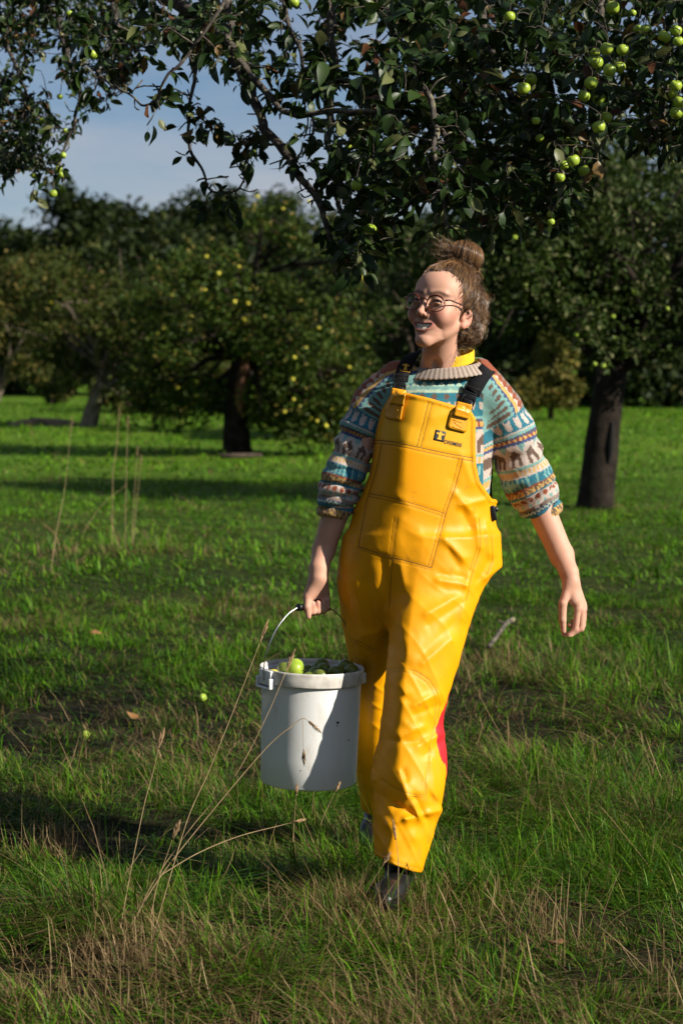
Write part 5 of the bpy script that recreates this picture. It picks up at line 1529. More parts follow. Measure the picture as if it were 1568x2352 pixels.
def sweater_cols(v):
    x, y, z = v.T
    # body: bands fall away from the neck, dipping towards the shoulders
    ang = np.arctan2(y - 5.53, x - COLL[0])
    rr = np.abs(x - COLL[0])
    drop = np.clip(rr - 0.055, 0, 1)
    zt = COLL[2] - 0.012
    sb = (zt - z) - 0.28 * np.clip(rr - 0.10, 0, 0.2)
    c = band(B_BODY, sb, x + 0.003)
    for S, sgn in ((SLC_R, 1), (SLC_L, -1)):
        arc, d, r, near, tot = sleeve_param(v, S)
        # angle round the sleeve
        T = S[9, :3] - S[5, :3]; T /= np.linalg.norm(T)
        a0 = np.cross(T, [0, 1.0, 0]); a0 /= np.linalg.norm(a0); b0 = np.cross(T, a0)
        rel = v - near
        th = np.arctan2(rel @ b0, rel @ a0) * 0.062
        cs = band(B_SLEEVE[5:], (arc - 0.110) * 0.335 / (tot - 0.110), th * 1.15)
        side = (x - COLL[0]) * sgn
        on = (arc > 0.110) & (side > 0.10)
        # shoulder cap: rows follow the top of the shoulder down to the sleeve seam
        top = (arc <= 0.112) & (side > 0.062)
        front = np.abs(y - 5.535) + 0.35 * np.clip(near[:, 2] - z, -0.2, 0.2)
        along = arc
        sh = band(B_SHLD, np.clip(0.012 + (5.535 - y) * 0.95 + 0.35 * np.clip(near[:, 2] + 0.045 - z, 0, 1), 0, 1), along)
        use = top & (5.535 - y > -0.02) & ((5.535 - y) * 0.95 + 0.35 * np.clip(near[:, 2] + 0.045 - z, 0, 1) < 0.088)
        c[use] = sh[use]
        c[on] = cs[on]
    # heathered yarn
    n = vnoise(v, 330.0)[:, None] * 0.16 + vnoise(v, 900.0)[:, None] * 0.10
    return np.clip(c * (1 + n), 0, 1)

m_knit, nt, b, N, L = mat_new('knit_wool')
a = N.new('ShaderNodeAttribute'); a.attribute_name = 'col'
L.new(a.outputs['Color'], b.inputs['Base Color'])
b.inputs['Roughness'].default_value = 0.95; b.inputs['Specular IOR Level'].default_value = 0.1
b.inputs['Sheen Weight'].default_value = 0.25
tc = N.new('ShaderNodeTexCoord')
wv = N.new('ShaderNodeTexWave'); wv.wave_type = 'BANDS'; wv.bands_direction = 'DIAGONAL'
wv.inputs['Scale'].default_value = 130.0; wv.inputs['Distortion'].default_value = 3.0; wv.inputs['Detail'].default_value = 2.0
nz = N.new('ShaderNodeTexNoise'); nz.inputs['Scale'].default_value = 520.0
L.new(tc.outputs['Object'], wv.inputs['Vector']); L.new(tc.outputs['Object'], nz.inputs['Vector'])
ad = N.new('ShaderNodeMath'); ad.operation = 'ADD'
L.new(wv.outputs['Fac'], ad.inputs[0]); L.new(nz.outputs['Fac'], ad.inputs[1])
bp = N.new('ShaderNodeBump'); bp.inputs['Strength'].default_value = 0.35; bp.inputs['Distance'].default_value = 0.002
L.new(ad.outputs[0], bp.inputs['Height']); L.new(bp.outputs['Normal'], b.inputs['Normal'])

sweater = child('sweater', np_mesh('sweater', sv, sq, m_knit, cols=sweater_cols(sv)), person)

# ribbed round collar
def collar_sdf(p):
    q = p - COLL
    # tilted ring that follows the neckline: higher at the back and on the wearer's left
    zz = q[:, 2] - (0.004 + 0.14 * q[:, 1] + 0.07 * q[:, 0])
    ang = np.arctan2(q[:, 1] - 0.012, q[:, 0])
    R = np.sqrt((q[:, 0] / 0.101)**2 + ((q[:, 1] - 0.012) / 0.082)**2)
    flare = 1.0 - 9.0 * (zz - 0.0)
    dr = (R - flare) * 0.084
    rib = 0.0006 * np.cos(ang * 42)
    return np.sqrt(dr**2 + (np.maximum(np.abs(zz) - 0.0095, 0))**2) - 0.0050 - rib
cv_, cq_ = surface(collar_sdf, COLL - 0.16, COLL + 0.16, 0.0028, slack=2.2)
ang = np.arctan2(cv_[:, 1] - COLL[1] - 0.012, cv_[:, 0] - COLL[0])
rib = (0.5 + 0.5 * np.cos(ang * 42))**0.45
cc = np.array([0.17, 0.12, 0.09])[None] * (1 - rib[:, None]) + np.array([0.46, 0.375, 0.31])[None] * rib[:, None]
cc = cc * (1 + 0.12 * vnoise(cv_, 300.0)[:, None])
child('collar', np_mesh('collar', cv_, cq_, m_knit, cols=cc), sweater)

# yellow neck of the shirt underneath, showing at the side of the neck
def inner_collar(p):
    q = p - COLL - np.array([0.0, 0.018, 0.030])
    zz = q[:, 2] - (-0.002 + 0.16 * q[:, 1] + 0.20 * q[:, 0])
    R = np.sqrt((q[:, 0] / 0.074)**2 + (q[:, 1] / 0.066)**2)
    return np.sqrt(((R - 1) * 0.07)**2 + (np.maximum(np.abs(zz) - 0.014, 0))**2) - 0.0025
iv, iq = surface(inner_collar, COLL - 0.13, COLL + 0.16, 0.003, slack=2.2)
child('shirt_collar', np_mesh('shirt_collar', iv, iq, simple_mat('yellow_cotton', (0.75, 0.46, 0.012), 0.9, noise=0.1, nscale=60)), person)

# ---------------------------------------------------------------- dungarees
TR_T = Tube([(880, 868, 1150, 5.515, 0.118), (940, 856, 1154, 5.508, 0.126), (1010, 854, 1152, 5.50, 0.130), (1080, 845, 1146, 5.495, 0.131),
             (1147, 820, 1140, 5.49, 0.130), (1200, 804, 1138, 5.485, 0.130), (1250, 790, 1144, 5.48, 0.131), (1300, 783, 1152, 5.48, 0.131), (1335, 783, 1147, 5.48, 0.126), (1370, 792, 1110, 5.48, 0.108), (1405, 815, 1070, 5.48, 0.08), (1440, 850, 1040, 5.48, 0.05)], 0.0, RIDGE, 1.55)
TR_R = Tube([(1235, 915, 1138, 5.475, 0.112), (1285, 905, 1130, 5.470, 0.118), (1335, 896, 1116, 5.450, 0.120), (1390, 894, 1094, 5.410, 0.116), (1440, 892, 1077, 5.388, 0.113), (1490, 890, 1064, 5.363, 0.110), (1535, 887, 1051, 5.346, 0.107), (1613, 880, 1027, 5.318, 0.100),
             (1662, 874, 1018, 5.308, 0.097), (1712, 867, 1024, 5.293, 0.098), (1760, 858, 1026, 5.278, 0.098), (1815, 854, 1019, 5.263, 0.097),
             (1870, 855, 1008, 5.255, 0.094), (1910, 856, 997, 5.240, 0.090), (1955, 858, 984, 5.225, 0.085), (2020, 862, 962, 5.200, 0.080)], 0.0, RIDGE, 1.6)
TR_L = Tube([(1240, 791, 930, 5.51, 0.108), (1290, 783, 920, 5.51, 0.112), (1350, 778, 905, 5.51, 0.110), (1420, 784, 902, 5.545, 0.104), (1500, 798, 897, 5.59, 0.098), (1560, 806, 893, 5.64, 0.094),
             (1650, 808, 890, 5.69, 0.088), (1740, 812, 890, 5.75, 0.086), (1820, 824, 900, 5.82, 0.084), (1885, 834, 905, 5.86, 0.082)], 0.42)
BIB = [(897, 906), (912, 900), (933, 902), (985, 914), (1054, 934), (1082, 945), (1092, 962), (1091, 1020), (1093, 1069), (1101, 1106), (1129, 1146), (1175, 1150),
       (1400, 1160), (1400, 2200), (500, 2200), (500, 1170), (812, 1168), (830, 1139), (849, 1086), (859, 1020), (863, 987), (876, 942)]
# (x0, y0, x1, y1, width px, height m) read from the creases in the photograph
FOLDS = [(1022, 1241, 1064, 1282, 12, .010), (1030, 1262, 1052, 1300, 12, -.008), (1048, 1136, 1082, 1174, 11, .008), (1062, 1178, 1080, 1215, 12, -.009),
         (1056, 1161, 1112, 1149, 9, .006), (1094, 1190, 1102, 1256, 11, .008), (1115, 1200, 1125, 1270, 10, .006), (1120, 1290, 1098, 1330, 12, -.010),
         (1007, 1333, 1071, 1345, 11, .008), (1010, 1318, 1066, 1325, 10, -.006), (979, 1410, 1048, 1372, 13, .008), (985, 1435, 1060, 1385, 12, -.007),
         (972, 1523, 1035, 1470, 13, .007), (968, 1505, 1050, 1420, 16, -.006), (1075, 1325, 1060, 1420, 10, .005),
         (905, 1345, 925, 1385, 16, -.008), (915, 1410, 925, 1470, 18, .008), (905, 1480, 930, 1530, 18, -.008), (920, 1300, 928, 1340, 14, .007),
         (918, 1590, 945, 1615, 15, -.010), (905, 1568, 930, 1592, 13, .008), (950, 1620, 1000, 1597, 12, .010), (955, 1640, 1005, 1620, 10, -.007),
         (930, 1660, 945, 1672, 14, .007), (895, 1700, 962, 1706, 12, -.011), (920, 1690, 970, 1670, 11, .008), (960, 1712, 1005, 1690, 12, .009),
         (975, 1735, 1015, 1700, 11, -.007), (925, 1772, 952, 1835, 10, -.014), (952, 1835, 975, 1878, 9, -.016), (938, 1800, 962, 1880, 11, .013), (918, 1772, 935, 1830, 9, .009),
         (856, 1815, 912, 1850, 13, -.010), (912, 1850, 958, 1877, 10, -.018), (892, 1892, 932, 1880, 12, .014), (932, 1882, 1008, 1862, 12, .015),
         (875, 1872, 895, 1905, 11, .008), (935, 1900, 950, 1925, 18, .007), (990, 1830, 1012, 1850, 9, -.008), (990, 1745, 1000, 1830, 9, .004), (905, 1905, 885, 1975, 16, .008),
         (880, 1290, 893, 1380, 16, -.014), (846, 1330, 868, 1440, 20, -.009), (880, 1400, 885, 1500, 14, -.008), (795, 1300, 808, 1430, 12, .006), (815, 1330, 830, 1470, 13, .006), (790, 1380, 812, 1470, 9, -.006),
         (842, 1640, 858, 1740, 10, .007), (836, 1700, 856, 1790, 9, .008),
         (925, 1195, 960, 1215, 20, .004), (915, 1140, 940, 1165, 16, .005), (880, 950, 960, 985, 22, -.004), (995, 960, 1060, 940, 18, .004), (1000, 985, 1040, 965, 14, -.003),
         (1060, 1050, 1085, 1110, 14, .005), (1040, 1100, 1060, 1140, 14, -.004)]
SEAMS = [  # (polyline, width px)
    ([(858, 1011), (905, 1015), (960, 1027), (1020, 1040), (1087, 1052)], 2.2), ([(858, 1018), (905, 1022), (960, 1034), (1020, 1047), (1088, 1060)], 1.6),
    ([(984, 921), (972, 970), (957, 1024)], 1.6), ([(993, 923), (980, 972), (966, 1026)], 1.6),
    ([(876, 1020), (862, 1085), (842, 1150), (823, 1256)], 1.8), ([(1062, 1052), (1044, 1120), (1026, 1170), (1005, 1250), (990, 1304)], 2.2), ([(1054, 1050), (1036, 1120), (1018, 1170), (997, 1250), (983, 1302)], 1.4),
    ([(846, 1133), (900, 1144), (960, 1160), (1024, 1180)], 1.7), ([(845, 1140), (900, 1151), (960, 1167), (1022, 1187)], 1.3),
    ([(823, 1256), (862, 1268), (901, 1280), (945, 1291), (990, 1304)], 2.2), ([(824, 1262), (862, 1274), (901, 1286), (945, 1297), (988, 1309)], 1.2),
    ([(901, 1282), (897, 1340), (894, 1395)], 1.8), ([(912, 1190), (905, 1240), (901, 1280)], 1.2), ([(905, 1190), (898, 1240), (895, 1278)], 1.0),
    ([(1100, 1190), (1102, 1255), (1085, 1310), (1070, 1380)], 1.3), ([(1095, 1255), (1078, 1310)], 1.2), ([(1128, 1230), (1130, 1285), (1118, 1320)], 1.0),
    ([(895, 1538), (925, 1534), (955, 1542), (985, 1562), (1003, 1590), (1009, 1620), (1003, 1650)], 1.4), ([(896, 1545), (925, 1541), (953, 1549), (980, 1568), (996, 1594), (1001, 1622), (995, 1652)], 1.2),
    ([(1000, 1650), (985, 1720), (977, 1800), (978, 1825)], 1.0), ([(875, 1792), (905, 1808), (940, 1822), (975, 1826)], 1.2), ([(940, 1828), (975, 1832)], 1.0),
    ([(858, 1945), (885, 1966), (930, 1988), (968, 1994)], 1.4), ([(860, 1950), (888, 1972), (932, 1993), (967, 1999)], 1.0),
    ([(814, 1470), (835, 1478), (860, 1494)], 1.1), ([(812, 1477), (834, 1485), (858, 1500)], 1.0)]
BIB_EDGE = [(897, 912), (912, 907), (933, 909), (985, 921), (1054, 941), (1077, 951), (1085, 966), (1083, 1020), (1085, 1069), (1093, 1108), (1124, 1152)]

def trouser_base(p):
    z = p[:, 2]
    zt = W(985, 1380, 5.45)[2]
    f = np.full(len(p), 0.3)
    m = z > zt - 0.16
    if m.any():
        t = TR_T(p[m]); x, y = proj(p[m])
        # loose side flap ends in a corner over the hip
        f[m] = smax(t, ((x - 1153) * 45 + (y - 1301) * 93) / 103.0 / 839.0, 0.004)
    m2 = z < W(985, 1225, 5.45)[2] + 0.05
    if m2.any():
        r = TR_R(p[m2]); l = TR_L(p[m2])
        leg = smin(r, l, 0.012)
        f[m2] = smin(f[m2], leg, 0.05)
    return f

Z_HEMF = 0.0
def trouser_sdf(p):
    f = trouser_base(p)
    px, py = proj(p)
    near = np.abs(f) < 0.05
    if near.any():
        q = p[near]; x = px[near]; y = py[near]
        cyl = np.interp(q[:, 2], [0.1, 0.6, 0.9, 1.3], [5.24, 5.38, 5.48, 5.51]) 
        w = np.clip((cyl + 0.06 - q[:, 1]) / 0.05, 0, 1)
        disp = np.zeros(len(q))
        for x0, y0, x1, y1, wd, am in FOLDS:
            k = (x > min(x0, x1) - 3 * wd) & (x < max(x0, x1) + 3 * wd) & (y > min(y0, y1) - 3 * wd) & (y < max(y0, y1) + 3 * wd)
            if k.any():
                dd = line_dist(x[k], y[k], [(x0, y0), (x1, y1)])
                disp[k] += (0.72 if am > 0 else 0.5) * am * np.exp(-(dd / (wd * 0.85))**1.5)
        # general rumple, stronger on the legs
        leg = np.clip((1.05 - q[:, 2]) / 0.35, 0.12, 1)
        rum = 0.0024 * fbm(q * np.array([1.0, 1.0, 0.6]), 11.0, 2) + 0.0008 * vnoise(q * np.array([1.6, 1.6, 1.0]) + 5, 38.0)
        # long ridges where the cloth hangs between hip and knee
        rum += 0.0026 * (1 - np.abs(np.sin((q[:, 0] * 0.8 + q[:, 2] * 0.55) * 95 * 0.5 + 3 * vnoise(q, 5.0))))**3 * np.clip(leg, 0, 0.8)
        # welded seams stand up a little
        seam = np.zeros(len(q))
        for P, wd in SEAMS:
            a_ = np.array(P); k = (x > a_[:, 0].min() - 8) & (x < a_[:, 0].max() + 8) & (y > a_[:, 1].min() - 8) & (y < a_[:, 1].max() + 8)
            if k.any():
                seam[k] = np.maximum(seam[k], np.exp(-(line_dist(x[k], y[k], P) / (wd + 1.0))**2))
        f[near] = f[near] - (disp * w + rum * leg) + 0.0014 * seam * w
    # bib cut-outs
    up = p[:, 2] > W(985, 1175, 5.49)[2]
    if up.any():
        q = p[up]
        out = poly_sdf(px[up], py[up], BIB) / 839.0
        cut = np.maximum(out, q[:, 1] - 5.515)
        zw = W(985, 1152, 5.49)[2]
        cut = np.where(q[:, 2] > zw, cut, np.maximum(-0.02, cut - (zw - q[:, 2]) * 6))
        edge = 0.0035 * np.exp(-((out + 0.007) / 0.004)**2)
        f[up] = smax(f[up] - edge, cut, 0.004)
    # open hems
    inner = trouser_base(p) + 0.018
    lowr = W(915, 1950, 5.27)[2]; lowl = W(860, 1845, 5.8)[2]
    front = p[:, 1] < 5.50
    hz = np.where(front, lowr, lowl)
    f = smax(f, -np.maximum(inner, p[:, 2] - hz), 0.003)
    # hem lines: the front one slopes down to the outside
    hx = np.interp(px, [850, 896, 946, 968], [1956, 1984, 2002, 2006])
    hemf = (py - hx) / 860.0
    heml = (py - np.interp(px, [832, 850, 900], [1862, 1874, 1880])) / 770.0
    return smax(f, np.where(front, hemf, heml), 0.004)

tv, tq = surface(trouser_sdf, (-0.06, 5.10, 0.0), (0.50, 6.02, 1.44), 0.0038, slack=1.45)

def trouser_cols(v):
    px, py = proj(v)
    g = grad(trouser_base, v, 0.004)
    c = np.tile(np.array([0.80, 0.335, 0.0012]), (len(v), 1))
    # paler upper bib panel
    up = (py < np.interp(px, [858, 905, 960, 1020, 1088], [1014, 1018, 1030, 1043, 1056])) & (v[:, 1] < 5.6)
    c[up] = (0.77, 0.375, 0.008)
    def blend(w, col):
        w = np.clip(w, 0, 1)[:, None]; c[:] = c * (1 - w) + np.array(col) * w
    frontw = g[:, 1] < 0.25
    for P, wd in SEAMS:
        blend(frontw * 0.40 * np.exp(-(line_dist(px, py, P) / (wd * 0.85))**2), (0.30, 0.13, 0.006))
    blend(frontw * 0.6 * np.exp(-(line_dist(px, py, BIB_EDGE) / 1.5)**2), (0.32, 0.14, 0.006))
    ed = poly_sdf(px, py, BIB)
    blend(((ed > -8) & (v[:, 1] < 5.6)) * 0.75, (0.74, 0.28, 0.002))
    # grime
    d1 = np.clip(fbm(v, 9.0, 4) * 1.8 - 0.25, 0, 1); blend(d1 * 0.34, (0.36, 0.15, 0.006))
    d2 = np.clip(fbm(v + 11, 60.0, 3) * 2.6 - 1.15, 0, 1); blend(d2 * 0.5, (0.20, 0.10, 0.02))
    low = np.clip((0.55 - v[:, 2]) / 0.5, 0, 1) * np.clip(fbm(v + 3, 22.0, 4) * 2 - 0.2, 0, 1); blend(low * 0.45, (0.30, 0.16, 0.03))
    worn = np.exp(-((px - 905) / 60)**2 - ((py - 1190) / 45)**2); blend(worn * 0.25, (0.50, 0.20, 0.003))
    # red back panel
    wav = 0.012 * np.sin(v[:, 2] * 26 + 1.0) + 0.006 * np.sin(v[:, 2] * 61)
    yc = np.where(v[:, 1] < 5.62 - 0.25 * np.clip(v[:, 0] - 0.12, 0, 0.3), 0, 0)
    leg_y = TR_R.at(v[:, 2])[2]
    zr = v[:, 2]
    thr = np.interp(zr, [0.20, 0.29, 0.36, 0.44, 0.50, 0.56, 0.66, 0.80, 0.93], [0.55, -0.20, -0.62, -0.66, -0.45, -0.15, -0.22, -0.20, 0.25])
    red = (g[:, 1] > thr) & (zr < W(1100, 1335, 5.48)[2]) & (v[:, 0] > TR_R.at(zr)[0]) & (v[:, 1] < 5.62) | (g[:, 1] > 0.9)
    c[red] = (0.62, 0.020, 0.026)
    return c

m_pvc = attr_mat('yellow_pvc', rough=0.46, spec=0.24, bump=0.10, bscale=240.0, mottle=0.05, mscale=9.0)
dung = child('dungarees', np_mesh('dungarees', tv, tq, m_pvc, cols=trouser_cols(tv)), person)

# ---------------------------------------------------------------- straps, buckles, tabs, print
bib_front = ray_front(tv, tq)
sw_front = ray_front(sv, sq)

def patch(poly, off, res=14, thick=0.003, bulge=0.0, surf=bib_front, nsub=None):
    """a flat piece of any outline laid on the front of the bib, with thickness"""
    P = np.array(poly, float)
    # densify outline, then fan rings towards the centre
    per = []
    for i in range(len(P)):
        a, b2 = P[i], P[(i + 1) % len(P)]
        n = max(1, int(np.hypot(*(b2 - a)) / 4))
        per += [a + (b2 - a) * t / n for t in range(n)]
    per = np.array(per); c = per.mean(0); n = len(per); rings = 4
    pts = np.concatenate([c + (per - c) * (1 - k / rings) for k in range(rings)] + [c[None]])
    Wd = np.array([W(a, b2, 5.40) for a, b2 in pts])
    y = surf(Wd[:, 0], Wd[:, 2])
    Wd = np.array([W(a, b2, yy) for (a, b2), yy in zip(pts, y)])
    top = Wd.copy(); top[:, 1] -= off
    low = Wd[:n].copy(); low[:, 1] -= off - thick
    V = np.concatenate([top, low]); j = np.arange(n); k = (j + 1) % n
    Q = [np.stack([r * n + j, r * n + k, (r + 1) * n + k, (r + 1) * n + j], 1) for r in range(rings - 1)]
    m = len(top)
    Q.append(np.stack([j, m + j, m + k, k], 1))
    T = np.stack([(rings - 1) * n + j, (rings - 1) * n + k, np.full(n, m - 1)], 1)
    return V, [np.concatenate(Q), T]

m_tab = simple_mat('tab_rubber', (0.74, 0.32, 0.008), 0.38, noise=0.12, nscale=40)
m_web = simple_mat('black_webbing', (0.012, 0.012, 0.014), 0.85, 0.2, bump=0.5, bscale=500)
m_plast = simple_mat('black_plastic', (0.010, 0.010, 0.011), 0.28, 0.5)
m_print = simple_mat('print_black', (0.018, 0.020, 0.028), 0.5)
m_logo_y = simple_mat('print_yellow', (0.80, 0.45, 0.02), 0.45)
def bib_part(name, poly, off, mat, thick=0.003, parent=dung, surf=bib_front):
    V, F = patch(poly, off, thick=thick, surf=surf)
    return child(name, np_mesh(name, V, F, mat, smooth=False), parent)

def rnd(cx, cy, w, h, tilt, r=4):
    pts = []
    for sx, sy, a0 in ((1, 1, 0), (-1, 1, 90), (-1, -1, 180), (1, -1, 270)):
        for a in (0, 30, 60, 90):
            an = math.radians(a0 + a)
            pts.append((sx * (w / 2 - r) + r * math.cos(an), sy * (h / 2 - r) + r * math.sin(an)))
    t = math.radians(tilt); 
    return [(cx + x * math.cos(t) - y * math.sin(t), cy + x * math.sin(t) + y * math.cos(t)) for x, y in pts]
m_seam = simple_mat('seam_line', (0.22, 0.095, 0.006), 0.6, noise=0.3, nscale=60)
for P, wd in SEAMS:
    L_ = sum(math.dist(P[i], P[i + 1]) for i in range(len(P) - 1)); q = catmull(P, max(6, int(L_ / 4)))
    w0 = np.array([W(a_, b_, 5.38) for a_, b_ in q]); yy = bib_front(w0[:, 0], w0[:, 2])
    w0 = np.array([W(a_, b_, y_) for (a_, b_), y_ in zip(q, yy)]); yy = bib_front(w0[:, 0], w0[:, 2])
    ok = np.abs(yy - np.median(yy)) < 0.25
    w0 = np.array([W(a_, b_, y_ + 0.0004) for (a_, b_), y_ in zip(q, yy)])[ok]
    if len(w0) > 3:
        V, F = tube(w0, 0.00055 * wd, 5); child('seam', np_mesh('seam', V, F, m_seam), dung)
# tabs hold the strap buckles
for (lx, ly, lw, lh, ux, uy, uw, uh, tl) in ((905, 942, 38, 44, 913, 911, 34, 36, 10), (1053, 969, 46, 40, 1062, 942, 36, 34, 14)):
    tabp = bib_part('tab', rnd(lx, ly, lw, lh, tl, 6), 0.0060, m_tab, 0.005)
    bib_part('tab_loop', rnd(ux, uy, uw, uh, tl, 2), 0.0130, m_tab, 0.007, parent=tabp)
    for k, (dx, dy, w_, h_, rt) in enumerate(((-1, -13, 22, 2.4, 4), (-2, -2, 22, 2.4, 4), (-1, 7, 22, 2.4, 24), (-3, 14, 24, 2.4, 4))):
        bib_part('embossed_mark', rnd(lx + dx, ly + dy, w_, h_, tl + rt, 1), 0.0072, m_tab, 0.002, parent=tabp)

def buckle(cx, cy, tilt, parent, hole=True, s=1.0):
    yb_ = float(min(sw_front([W(cx, cy, 5.42)[0]], [W(cx, cy, 5.42)[2]])[0], 5.46)) - 0.014
    c = W(cx, cy, yb_); Rm = rotm('Y', math.radians(tilt))
    ac = Acc()
    for bx_, sz in (((0, 0, 0.014), (0.046, 0.007, 0.005)), ((0, 0, -0.002), (0.044, 0.006, 0.006)), ((-0.021, 0, 0.006), (0.005, 0.008, 0.022)), ((0.021, 0, 0.006), (0.005, 0.008, 0.022)),
                    ((0, -0.001, -0.014), (0.036, 0.009, 0.018)), ((0, -0.003, -0.028), (0.024, 0.008, 0.016)), ((-0.017, -0.002, -0.024), (0.006, 0.009, 0.024)), ((0.017, -0.002, -0.024), (0.006, 0.009, 0.024)), ((0, 0, -0.040), (0.042, 0.006, 0.006))):
        V, F = box((0, 0, 0), np.array(sz) * s); V = (V + np.array(bx_) * s) @ Rm.T + c
        ac.add(V, F)
    o = child('buckle', ac.mesh('buckle', m_plast, smooth=False), parent)
    bv_ = o.modifiers.new('bevel', 'BEVEL'); bv_.width = 0.0012; bv_.segments = 2
    return o

def strap(name, pts, width, mat, parent, off=0.006):
    """webbing laid along the front of the shoulder; pts: picture x, y and depth (None = lie on sweater)"""
    P = []
    for px_, py_, Y in pts:
        if Y is None:
            q0 = W(px_, py_, 5.45); Y = float(sw_front([q0[0]], [q0[2]])[0]) - off
        P.append(W(px_, py_, Y))
    P = catmull(P, 26)
    T, A, _ = frames(P)
    nrm = grad(sweater_sdf, P, 0.006)
    A = np.cross(T, nrm); A /= np.linalg.norm(A, axis=1, keepdims=True); Nn = np.cross(A, T)
    V = []
    for a_, b_ in ((-1, -1), (1, -1), (1, 1), (-1, 1)):
        V.append(P + A * a_ * width / 2 + Nn * b_ * 0.0011)
    V = np.stack(V, 1).reshape(-1, 3); n = len(P)
    i = np.arange(n - 1)[:, None] * 4; j = np.arange(4)[None]; k = (j + 1) % 4
    Q = np.stack([i + j, i + k, i + 4 + k, i + 4 + j], -1).reshape(-1, 4)
    return child(name, np_mesh(name, V, [Q, np.array([[0, 1, 2, 3], [4*n-1, 4*n-2, 4*n-3, 4*n-4]])], mat, smooth=False), parent)

st_l = strap('strap', [(919, 872, None), (924, 858, None), (930, 842, None), (940, 824, None), (950, 812, 5.535), (962, 806, 5.575)], 0.040, m_web, dung)
st_r = strap('strap', [(1083, 906, None), (1094, 884, None), (1106, 864, None), (1118, 849, None), (1127, 843, 5.535), (1132, 848, 5.58)], 0.044, m_web, dung)
buckle(919, 873, 8, st_l, s=0.9); buckle(1081, 902, 22, st_r)
# strap emblem: yellow outlined square with a small figure
def on_strap(px_, py_, off):
    q0 = W(px_, py_, 5.45); Y = float(sw_front([q0[0]], [q0[2]])[0]) - off
    return W(px_, py_, Y)
def emblem_poly(cx, cy, s, tilt):
    """standing figure with outstretched arms"""
    P = [(-.40, -.30), (-.12, -.30), (-.09, -.46), (.09, -.46), (.12, -.30), (.40, -.30), (.40, -.16), (.16, -.12), (.14, .12), (.24, .36), (-.24, .36), (-.14, .12), (-.16, -.12), (-.40, -.16)]
    t = math.radians(tilt)
    return [(cx + s * (x * math.cos(t) - y * math.sin(t)), cy + s * (x * math.sin(t) + y * math.cos(t))) for x, y in P]
def flat_poly(name, poly, off, mat, parent, surf):
    cx_, cy_ = np.mean(poly, axis=0)
    Y = [float(surf([W(a_, b_, 5.42)[0]], [W(a_, b_, 5.42)[2]])[0]) - off for a_, b_ in poly]
    V = np.array([W(a_, b_, y_) for (a_, b_), y_ in zip(poly, Y)])
    me = bpy.data.meshes.new(name); me.from_pydata([tuple(v) for v in V], [], [list(range(len(V)))]); me.materials.append(mat)
    return child(name, me, parent)
m_emb = simple_mat('emblem_thread', (0.70, 0.36, 0.02), 0.7)
t_ = 8
sqr = lambda cx, cy, s, tilt: [(cx + s * (x * math.cos(math.radians(tilt)) - y * math.sin(math.radians(tilt))), cy + s * (x * math.sin(math.radians(tilt)) + y * math.cos(math.radians(tilt)))) for x, y in ((-.5, -.5), (.5, -.5), (.5, .5), (-.5, .5))]
lay = lambda P, off: np.array([on_strap(a_, b_, off) for a_, b_ in P])
fr_ = sqr(931, 842, 23, t_)
V, F = tube(np.concatenate([lay(fr_, 0.0105), lay(fr_[:1], 0.0105)]), 0.0008, 4)
child('emblem', np_mesh('emblem', V, F, m_emb), st_l)
flat_poly('emblem', emblem_poly(931, 843, 20, t_), 0.0110, m_emb, st_l, sw_front)
# side adjuster
adj = W(1131, 1178, 5.47)
ac = Acc(); V, F = box((0, 0, 0), (0.016, 0.03, 0.042)); ac.add(V @ rotm('Y', math.radians(-10)).T + adj, F)
V, F = box((0, 0, 0), (0.020, 0.028, 0.012)); ac.add(V @ rotm('Y', math.radians(35)).T + adj + np.array([0.005, 0, 0.012]), F)
o = child('side_buckle', ac.mesh('side_buckle', m_plast, smooth=False), dung); bv_ = o.modifiers.new('bevel', 'BEVEL'); bv_.width = 0.004; bv_.segments = 3
# black strap at the back, seen between arm and body
V, F = tube(np.array([W(1128, 1010, 5.60), W(1126, 1060, 5.60), W(1122, 1120, 5.60), W(1124, 1160, 5.58)]), 0.009, 6)
child('back_strap', np_mesh('back_strap', V, F, m_web), dung)

# printed logo: dark square with a yellow figure, and the word
bib_part('logo_ground', sqr(1009.5, 1001, 24, 13), 0.0016, m_print, 0.001)
flat_poly('logo_figure', emblem_poly(1010, 1001.5, 23, 13), 0.0024, m_logo_y, dung, bib_front)
fc = bpy.data.curves.new('lettering', 'FONT'); fc.body = 'DREMBIB'; fc.size = 1.0; fc.offset = 0.004; fc.align_x = 'LEFT'
fo = bpy.data.objects.new('lettering', fc); COL.objects.link(fo)
dg = bpy.context.evaluated_depsgraph_get()
me = bpy.data.meshes.new_from_object(fo.evaluated_get(dg)); bpy.data.objects.remove(fo); me.name = 'lettering'
co = np.empty(len(me.vertices) * 3, np.float32); me.vertices.foreach_get('co', co); co = co.reshape(-1, 3)
lw = co[:, 0].max(); tt = math.radians(12.5)
fx = co[:, 0] / lw * 41; fy = -co[:, 1] / 0.72 * 9.0
X = 1019.5 + fx * math.cos(tt) - fy * math.sin(tt); Yp = 1018 + fx * math.sin(tt) + fy * math.cos(tt)
Wd = np.array([W(a_, b_, 5.37) for a_, b_ in zip(X, Yp)])
yy = bib_front(Wd[:, 0], Wd[:, 2]) - 0.0016
Wd = np.array([W(a_, b_, c_) for a_, b_, c_ in zip(X, Yp, yy)])
me.vertices.foreach_set('co', Wd.astype(np.float32).ravel()); me.materials.clear(); me.materials.append(m_print); me.update()
child('lettering', me, dung)

